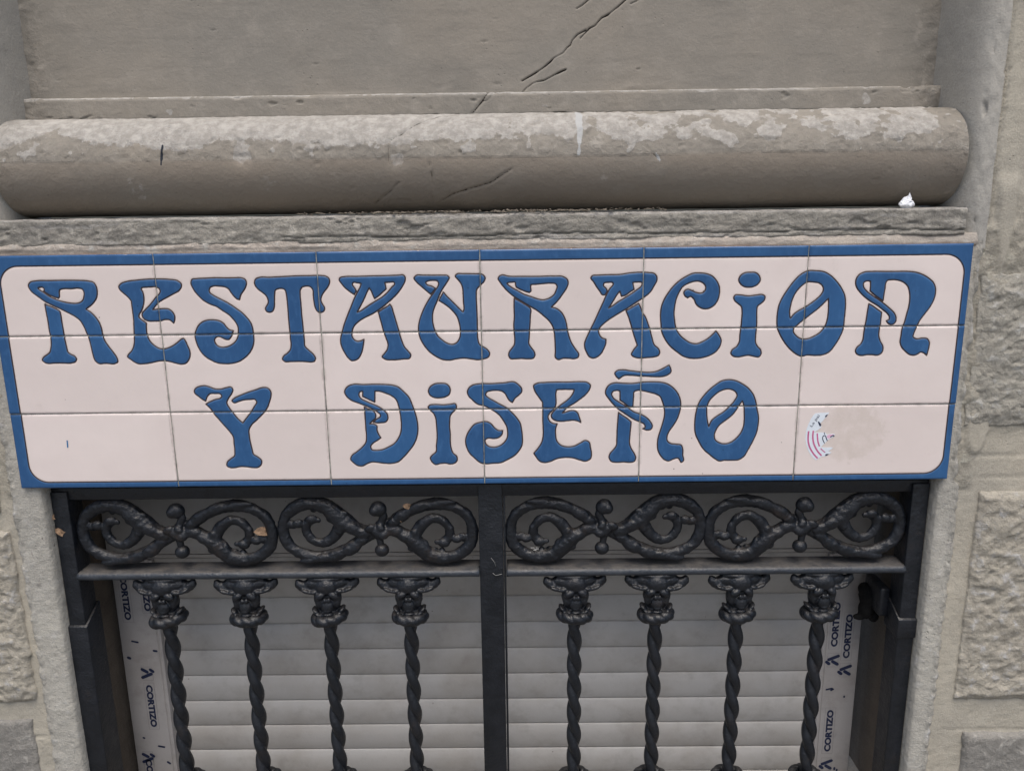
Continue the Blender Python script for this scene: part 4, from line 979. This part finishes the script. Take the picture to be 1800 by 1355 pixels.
LOGO = [[(-2, 10), (6, 22)], [(-7, -3), (1, 1)], [(-2, 10), (-13, -12)], [(6, 22), (10, 2)]]
def capsule(a, b, r, y):
    a = np.array(a, float); b = np.array(b, float); t = (b-a)/np.hypot(*(b-a)); n = np.array([-t[1], t[0]])
    V = []
    for c, s in ((b, 1), (a, -1)):
        for k in range(5):
            w = -math.pi/2+math.pi*k/4
            V.append(c+s*(t*math.cos(w)-n*math.sin(w))*r)
    return [(p[0], y, p[1]) for p in V], [tuple(range(10))]
def frame_rect(cx, cz, w, h, y, t=0.7):
    V = []
    for k in (0, t): V += [(cx-w/2+k, y, cz-h/2+k), (cx+w/2-k, y, cz-h/2+k), (cx+w/2-k, y, cz+h/2-k), (cx-w/2+k, y, cz+h/2-k)]
    return V, [(i, (i+1) % 4, 4+(i+1) % 4, 4+i) for i in range(4)]
def label_print(parent, cx, czw, czl, up, y):
    """the film's print: a framed word with its framed three-stroke emblem beside it"""
    ang = math.pi/2 if up else -math.pi/2
    c, s = math.cos(ang), math.sin(ang)
    V, F = place_text('CORTIZO', cx, czw, 112, 15.5, ang, y, 0.05)
    part('printed_word', V, fixn(V, F), M_print, parent, smooth=False)
    V, F = frame_rect(cx, czw, 25, 124, y+0.1)
    part('printed_frame', V, fixn(V, F), M_frame_print, parent, smooth=False)
    if czl is None: return
    for a, b, r in (((1, 9), (10, -12), 3.9), ((-4, 0), (-11, -11), 3.9), ((-5, 14), (-10, 8), 3.6)):
        q = [(cx+c*p[0]-s*p[1], czl+s*p[0]+c*p[1]) for p in (a, b)]
        V, F = capsule(q[0], q[1], r, y)
        part('emblem_stroke', V, fixn(V, F), M_print, parent, smooth=False)
    V, F = frame_rect(cx, czl, 25, 36, y+0.1)
    part('printed_frame', V, fixn(V, F), M_frame_print, parent, smooth=False)
def fixn(V, F):
    out = []
    P = np.asarray(V, float)
    for f in F:
        n = np.cross(P[f[1]]-P[f[0]], P[f[2]]-P[f[0]])
        out.append(tuple(f) if n[1] <= 0 else tuple(f)[::-1])
    return out
def guide(x0, x1, rib):
    V, F = merge(bevel_box(x0, x1, 186, 230, -1300, -690, 2), bevel_box(*rib, 183.5, 230, -1300, -690, 1.5))
    return part('guide_rail', V, F, M_film, SH)
gl = guide(37, 124, (124.6, 134)); gr = guide(1672, 1749, (1662, 1671.4))
yp = 185.0
label_print(gr, 1720, -895, -981, True, yp); label_print(gr, 1690, -865, -955, True, yp)
label_print(gr, 1695, -1142, -1233, True, yp)
label_print(gl, 62, -782, None, False, yp); label_print(gl, 90, -1062, -976, False, yp)
label_print(gl, 110, -760, None, False, yp); label_print(gl, 66, -1262, -1203, False, yp)
def dashes(parent, items):
    for a, b, r in items:
        V, F = capsule(a, b, r, yp); part('printed_dash', V, fixn(V, F), M_print, parent, smooth=False)
dashes(gr, [((1681, -1032), (1694, -1029), 2.0), ((1692, -1034), (1697, -1031), 2.0), ((1724, -1052), (1724, -1050), 2.2), ((1716, -1247), (1716, -1243), 2.5), ((1722, -1252), (1722, -1247), 2.0), ((1668, -1228), (1669, -1222), 1.6)])
dashes(gl, [((64, -892), (77, -895), 2.2), ((50, -934), (54, -936), 3.2), ((112, -917), (118, -918), 2.6), ((95, -1170), (108, -1173), 2.2), ((61, -1147), (63, -1148), 2.4), ((112, -1214), (117, -1218), 2.6)])

# ------------------------------------------------------------------ iron window grille
GR = thing('window_grille', 'black wrought iron window grille with scrolls above twisted bars, below the tile sign', 'window grille', (893, 45, -1270))
GO = np.array([GR.location.x, GR.location.y, GR.location.z])
def gpart(name, V, F, smooth=True): return part(name, V, F, M_iron, GR, smooth=smooth)
def loc(x, y, z): return Vector(T((x, y, z)))-Vector(GO)
for (x0, x1) in ((24.5, 58), (1751, 1784.5)):
    V, F = bevel_box(x0, x1, 31, 82, -1268, -470, 2.5, 3); gpart('frame_post', V, F)
V, F = bevel_box(884.5, 933, 33, 50, -1268, -462, 1.5, 2); gpart('centre_bar', V, F)
V, F = bevel_box(934.2, 938.5, 38, 50, -1268, -476, 0.8, 2); gpart('stop_strip', V, F)
V, F = bevel_box(24, 1785, 36, 66, -489, -463, 2.0, 2); gpart('top_rail', V, F)
V, F = bevel_box(24, 1785, 34, 70, -1269, -1240, 2.0, 2); gpart('bottom_rail', V, F)
for (x0, x1) in ((56, 883.5), (939.5, 1752)):
    # cross rail: flat bar with a rounded nose
    pr = [(78, -645), (38, -645.3), (31, -646.5), (27.5, -650), (26.5, -654), (27.5, -658), (31, -661.5), (40, -663), (78, -663), (78, -645)]
    P, nu, nv = sweep(pr, x0, x1, 6.0, 2.0)
    n = normals_grid(P, nu, nv, (0, -1, 0.2))
    P = P+n*(0.7*fbm(P, 20, 3, 401)+0.5*fbm(P, 70, 2, 402))[:, None]
    F = gridfaces(nu, nv).tolist()+[tuple(range(nv-1)), tuple((nu-1)*nv+k for k in range(nv-1))[::-1]]
    part('cross_rail', P, F, M_rail, GR)
# sleeves where the frame is fixed into the wall
def sleeve(x0, x1, y0, y1, zt, zb, slope):
    V, F = bevel_box(x0, x1, y0, y1, zb, zt, 2.0, 2)
    V = [(x, y, z+(slope*(y-y0) if z > (zt+zb)/2 else 0)) for x, y, z in V]
    gpart('fixing_sleeve', V, F)
sleeve(22.5, 63, 26.5, 86, -765, -1268, 0.5)
sleeve(1747, 1786, 26.5, 86, -765, -806, 0.5)
V, F = bevel_box(1730, 1751, 76, 150, -784, -720, 4); gpart('wall_anchor', V, F)

# scroll ornaments: one fused casting, ball finials as sub-parts; the right-hand pair is mirrored
ringL = [(0, 0), (-22, -1), (-45, 6), (-72, 24), (-98, 49), (-132, 59), (-162, 52), (-184, 34), (-192, 9), (-189, -15), (-178, -34), (-154, -49), (-123, -55), (-88, -49), (-52, -32), (-22, -12), (0, 0)]
radL = [12, 11.5, 13, 17, 16, 14, 13, 12.5, 12, 11.5, 11.5, 12, 12.5, 12.5, 12, 11.5, 12]
innL = [(-68, 26), (-78, 5), (-92, -14), (-112, -25), (-132, -20), (-145, -3), (-144, 14), (-134, 25)]
rinL = [14, 13, 11.5, 10, 9.5, 9.5, 9.5, 9.5]
def scroll_shapes(seed):
    rnd = np.random.RandomState(seed); sh = []
    for flip in (False, True):
        s = -1 if flip else 1
        def add(path, rad, y=0.0, yb=5):
            A = np.array([(p[0], 0, p[1], r) for p, r in zip(path, rad)], float)
            q = smooth_path(A, 120); t = np.linspace(0, 1, len(q))
            q[:, 1] = y-yb*np.sin(math.pi*t)
            rr = q[:, 3]*(1+0.09*vn(np.stack([t*40, t*0+seed+flip*7, t*0], 1), 3, seed))
            q[:, 0] *= s; q[:, 2] *= s
            sh.append(tube(q[:, :3], rr, 12))
        def lobe(x, z, l, w, deg, y=-8, th=None):
            sh.append(ellipsoid((s*x, y+rnd.uniform(-1, 1), s*z), (l, th or w*0.9, w), 14, 9, Matrix.Rotation(math.radians(deg), 3, 'Y')))
        add(ringL, radL); add(innL, rinL, -2, 3)
        # leaf that wraps the ring and feeds the inner coil
        lobe(-84, 33, 32, 16, 42, -9); lobe(-92, 30, 13, 11, 60, -7); lobe(-68, 18, 17, 11, 30, -12); lobe(-66, 38, 8, 6, 20, -9)
        lobe(-56, 11, 11, 8, 35, -15); lobe(-34, -2, 22, 11.5, 12, -12); lobe(-54, 9, 24, 13, 24, -10); lobe(-74, 12, 17, 12, 58, -9); lobe(-112, 44, 9, 8, 0, -2); lobe(-128, 46, 8, 8, 0, -2); lobe(-76, 2, 8, 6, 50, -14)
        # bud and coil end
        lobe(-172, 15, 14, 9, 8, -6); lobe(-160, 18, 11, 9.5, 0, -9); lobe(-132, 26, 13, 9.5, 8, -7); lobe(-120, 24, 6.5, 5.5, 0, -8)
        # leaf tips laid over the lower arm
        lobe(-134, -60, 28, 6.5, -2, -12); lobe(-112, -55, 26, 9, -8, -11); lobe(-84, -49, 28, 12.5, -20, -10); lobe(-54, -35, 26, 13, -32, -10); lobe(-34, -19, 17, 11, -30, -10)
        lobe(-172, -41, 20, 9, 42, -9); lobe(-187, -14, 13, 7, 78, -10)
        lobe(-150, 58, 12, 8, -20, -9); lobe(-180, 40, 10, 8, -55, -9)
    for (x, z, l, w, d_, y) in ((1, 0, 23, 13, 33, -11), (13, -5, 13, 10, -30, -16), (-13, 9, 12, 9, -20, -15), (8, 10, 10, 8, 40, -17), (22, -2, 12, 7, 0, -14)):
        sh.append(ellipsoid((x, y, z), (l, w*0.9, w), 14, 10, Matrix.Rotation(math.radians(d_), 3, 'Y')))
    sh.append(tube([(0, -6, 8), (10, -8, 20), (14, -8, 32), (11, -8, 42)], [9, 8.5, 8, 8], 10)); sh.append(tube([(0, -6, -6), (4, -8, -18), (6, -8, -32)], [9, 7.5, 7], 10))
    return merge(*sh)
scroll_me = fused('scroll_ornament', scroll_shapes(3), M_cast, 1.5, 5)
def weather(me, amp, cell, seed, flat=1.0):
    n = len(me.vertices); co = np.zeros(n*3, np.float32); no = np.zeros(n*3, np.float32)
    me.vertices.foreach_get('co', co); me.vertices.foreach_get('normal', no)
    P = co.reshape(-1, 3).astype(float); N = no.reshape(-1, 3)
    d = amp*(fbm(P*1000, cell, 3, seed)+0.6*(1-2*abs(fbm(P*1000, cell*0.8, 2, seed+4)))-0.3)
    P = P+N*d[:, None]/1000; P[:, 1] *= flat
    me.vertices.foreach_set('co', P.astype(np.float32).ravel()); me.update()
weather(scroll_me, 1.6, 17, 501, 0.9)
ball1 = fused('ball_finial', merge(ellipsoid((0, 0, 0), (17.5, 14, 15.5), 16, 10, Matrix.Rotation(0.5, 3, 'Y')), ellipsoid((-7, -3, -2), (12, 13, 12), 14, 9)), M_cast, 1.6, 4)
ball2 = fused('ball_finial', ellipsoid((0, 0, 0), (15, 14, 13.5), 16, 10), M_cast, 1.6, 4)
def mirrored(me):
    m2 = me.copy(); m2.transform(Matrix.Scale(-1, 4, (1, 0, 0))); m2.flip_normals(); return m2
scroll_mi, ball1_mi, ball2_mi = mirrored(scroll_me), mirrored(ball1), mirrored(ball2)
for k, x in enumerate((265.5, 677, 1142, 1546)):
    mi = k > 1
    o = link(bpy.data.objects.new('scroll_ornament', scroll_mi if mi else scroll_me), GR); o.location = loc(x, 52, -565); o.scale = (1.01, 1, 1.03)
    s = -1 if mi else 1
    for me, dx, dz in ((ball1_mi if mi else ball1, 4*s, 47), (ball2_mi if mi else ball2, 7*s, -40)):
        b = link(bpy.data.objects.new('ball_finial', me), o); b.location = (dx/1000, -0.008, dz/1000)

# balusters: twisted shaft with mask capital and rope collar
def shaft():
    z0, z1 = -764.0, -1146.0; n = 210; seg = 36; V = []; F = []
    for i in range(n+1):
        z = z0+(z1-z0)*i/n; tw = -2*math.pi*(z-z0)/112.0
        env = min(1.0, 0.35+i/18.0, 0.35+(n-i)/18.0)
        for k in range(seg):
            th = 2*math.pi*k/seg
            c = abs(math.cos(th-tw))
            r = 11.2+env*(7.4*c**0.9-2.6)
            V.append((r*math.cos(th), r*math.sin(th), z))
    for i in range(n):
        for k in range(seg):
            k2 = (k+1) % seg; F.append((i*seg+k, (i+1)*seg+k, (i+1)*seg+k2, i*seg+k2))
    return V, F
def rope_ring(z, R=28, r0=11.0, strands=9, ry=0.85):
    nu, nv = 132, 18; V = []; F = []
    for i in range(nu):
        a = 2*math.pi*i/nu
        for k in range(nv):
            b = 2*math.pi*k/nv
            q = abs(math.cos(0.5*(strands*a+2*b)))
            r = r0*(0.80+0.30*q**0.6)
            V.append(((R+r*math.cos(b))*math.cos(a), (R*ry+r*math.cos(b))*math.sin(a), z+r*math.sin(b)))
    for i in range(nu):
        for k in range(nv):
            F.append((i*nv+k, ((i+1) % nu)*nv+k, ((i+1) % nu)*nv+(k+1) % nv, i*nv+(k+1) % nv))
    return V, F
def capital():
    E = ellipsoid
    sh = [E((0, 0, -4), (42, 20, 9)), E((0, -2, -17), (52, 17, 17)), E((-16, -9, -47), (13, 11, 17)), E((16, -9, -47), (13, 11, 17)), E((0, -10, -20), (26, 17, 19)), E((0, 0, -55), (26, 18, 36))]
    for s in (-1, 1):
        for (x, z, r) in ((22, -28, 14), (33, -27, 13), (43, -25, 12.5), (51, -21, 11.5), (57, -17, 9.5), (59, -12, 6.5)):
            sh.append(E((s*x, -3, z), (r, r*0.9, r), 12, 8))
        sh.append(E((s*40, -15, -29), (13, 6, 4.5), 12, 8, Matrix.Rotation(s*math.radians(-20), 3, 'Y')))
        sh.append(E((s*26, -17, -30), (9, 6, 5), 12, 8, Matrix.Rotation(s*math.radians(8), 3, 'Y')))
        sh.append(E((s*14, -21, -37), (11, 7, 7), 12, 8, Matrix.Rotation(s*math.radians(30), 3, 'Y')))
        sh.append(E((s*4, -24, -46), (4, 4, 5), 10, 7))
        sh.append(E((s*18, -12, -55), (8, 8, 14), 12, 8))
        sh.append(E((s*26, -4, -76), (10, 14, 4.5), 12, 8, Matrix.Rotation(s*math.radians(-32), 3, 'Y')))
        sh.append(E((s*21, -8, -82), (10, 13, 4.5), 12, 8, Matrix.Rotation(s*math.radians(-25), 3, 'Y')))
    sh += [E((0, -19, -62), (13, 9, 15)), E((0, -22, -70), (9, 7, 4.5)), E((0, -20, -79), (11, 7, 3.2)), E((0, -4, -84), (26, 20, 8)), tube([(0, 0, -70), (0, 0, -112)], 15, 14)]
    return merge(*sh)
cap_me = fused('capital', capital(), M_iron, 1.4, 3)
weather(cap_me, 0.7, 12, 505)
sv, sf = shaft(); P = np.asarray(sv); 
shaft_me = mesh('baluster', P/1000.0, sf, M_iron, raw=True)
rv, rf = rope_ring(0); ring_me = mesh('rope_collar', np.asarray(rv)/1000.0, rf, M_iron, raw=True)
base_me = cap_me.copy(); base_me.transform(Matrix.Scale(-1, 4, (0, 0, 1))); base_me.flip_normals()
for k, x in enumerate((227, 396.5, 566, 735.5, 1080, 1249.5, 1419.5, 1590)):
    b = link(bpy.data.objects.new('baluster', shaft_me), GR); b.location = loc(x, 48, 0)
    rot = random.uniform(-0.12, 0.12)
    c = link(bpy.data.objects.new('capital', cap_me), b); c.location = (0, 0, -0.662); c.rotation_euler = (0, 0, rot)
    r = link(bpy.data.objects.new('rope_collar', ring_me), b); r.location = (0, -0.002, -0.756); r.rotation_euler = (math.radians(-4), random.uniform(-0.09, 0.09), random.uniform(0, 0.5))
    r = link(bpy.data.objects.new('rope_collar', ring_me), b); r.location = (0, 0, -1.152); r.rotation_euler = (0, random.uniform(-0.05, 0.05), random.uniform(0, 0.5))
    c = link(bpy.data.objects.new('base_ornament', base_me), b); c.location = (0, 0, -1.258)

# ------------------------------------------------------------------ small loose things
def lump(name, items, vox, mat, it=3):
    return fused(name, merge(*[ellipsoid(c, r, 12, 8) for c, r in items]), mat, vox, it)
fo = bpy.data.objects.new('foam_lump', lump('foam_lump', [((0, 0, 0), (28, 30, 26)), ((-14, -5, -26), (16, 18, 22)), ((-28, -6, -44), (14, 9, 7)), ((10, -10, 14), (22, 20, 18)), ((6, 0, -44), (12, 14, 16)), ((-12, 4, 16), (18, 20, 16))], 3.0, M_foam))
fo.location = T((1742, 135, -770)); link(fo); tag(fo, 'black hardened foam lump stuck beside the right post of the grille', 'foam')

def crumple(seed, r):
    bm = bmesh.new(); bmesh.ops.create_icosphere(bm, subdivisions=4, radius=1.0)
    P = np.array([v.co[:] for v in bm.verts])
    rnd = np.random.RandomState(seed); h = np.ones(len(P))
    for k in range(16):
        n = rnd.normal(size=3); n /= np.linalg.norm(n); h = np.minimum(h, rnd.uniform(0.55, 0.92)/np.maximum(P@n, 1e-3)*1.0 if True else h)
    h = np.clip(h, 0.35, 1.0)*(1+0.30*(1-2*abs(fbm(P*10, (6, 6, 6), 3, seed))))
    for v, q in zip(bm.verts, P*h[:, None]): v.co = Vector(q*np.array(r))
    me = bpy.data.meshes.new('paper_ball'); bm.to_mesh(me); bm.free(); return me
me = crumple(4, (0.0135, 0.011, 0.0105)); me.materials.append(M_paper)
pb = bpy.data.objects.new('paper_ball', me); pb.location = T((1681, 28, 74)); link(pb)
tag(pb, 'crumpled white paper scrap on the ledge at the right end of the rounded moulding', 'paper')
tipv = [(-3, 0, 0), (4, -2, -1), (6, 0, -2), (2.5, 1, 14), (-1, 3, 2), (8, 2, 3)]
V = [(1684+a, 27+b, 78+c) for a, b, c in tipv]
part('folded_tip', V, [(0, 1, 3), (1, 2, 3), (0, 3, 4), (2, 5, 3), (4, 3, 5)], M_paper, pb, smooth=False)

def leaf(x, y, z, s, rx, ry, rz, label, seed):
    rnd = np.random.RandomState(seed)
    o2 = [(-1, 0), (-0.6, 0.45), (0, 0.6), (0.55, 0.35), (0.75, 0.55), (1, 0.05), (0.6, -0.1), (0.75, -0.5), (0.1, -0.5), (-0.55, -0.4)]
    V = [(0, 0, 0.12)]+[(a, b, 0.45*b*b-0.2*a*a+rnd.uniform(-.08, .08)) for a, b in o2]
    V = [Matrix.Rotation(rz, 3, 'Z')@Matrix.Rotation(ry, 3, 'Y')@Matrix.Rotation(rx, 3, 'X')@(Vector(v)*s/1000.0) for v in V]
    F = [(0, i+1, (i+1) % 10+1) for i in range(10)]
    me = mesh('dry_leaf', [v[:] for v in V], F, M_leaf, raw=True, smooth=False)
    o = bpy.data.objects.new('dry_leaf', me); o.location = T((x, y, z)); link(o)
    return tag(o, label, 'leaf', 'dry leaves caught in the grille')
leaf(443, 38, -561, 17, 1.2, 0.2, 0.6, 'dry brown leaf caught in the right coil of the first scroll from the left', 1)
leaf(35, 29, -554, 12, 1.4, 0.6, 0.1, 'dry brown leaf stuck on the left post of the grille', 2)
leaf(22, 30, -524, 10, 1.5, -0.4, 0.2, 'small dark brown leaf at the top of the left post, above another leaf', 3)
leaf(742, 36, -509, 11, 1.3, 0.3, 0.4, 'small reddish leaf scrap on the upper arm of the scroll left of the centre bar', 4)
leaf(727, 36, -537, 7, 1.3, 0.9, 0.4, 'tiny leaf scrap below the reddish leaf, left of the centre bar', 5)
V = []; F = []
for k in range(14):
    a = random.uniform(0, 6.28); l = random.uniform(3, 11); b = len(V); x, z = random.gauss(995, 6), random.gauss(-603, 3)
    V += [(x, 34, z), (x+l*math.cos(a), 34+random.uniform(-3, 3), z+0.5*l*math.sin(a)), (x+1.2, 35, z+1.5)]; F.append((b, b+1, b+2))
o = part('fluff_tuft', V, F, M_thread, smooth=False); tag(o, 'whitish tuft of fluff lying in the scroll right of the centre bar', 'fluff')
V, F = merge(tube([(908, 31.8, -620), (915, 31.5, -630), (918, 31.6, -640)], 0.35, 5), tube([(911, 31.8, -654), (917, 31.4, -659), (930, 31.6, -656)], 0.5, 5))
o = part('cobweb_thread', V, F, M_thread); tag(o, 'pale cobweb threads clinging to the front of the centre bar', 'cobweb')
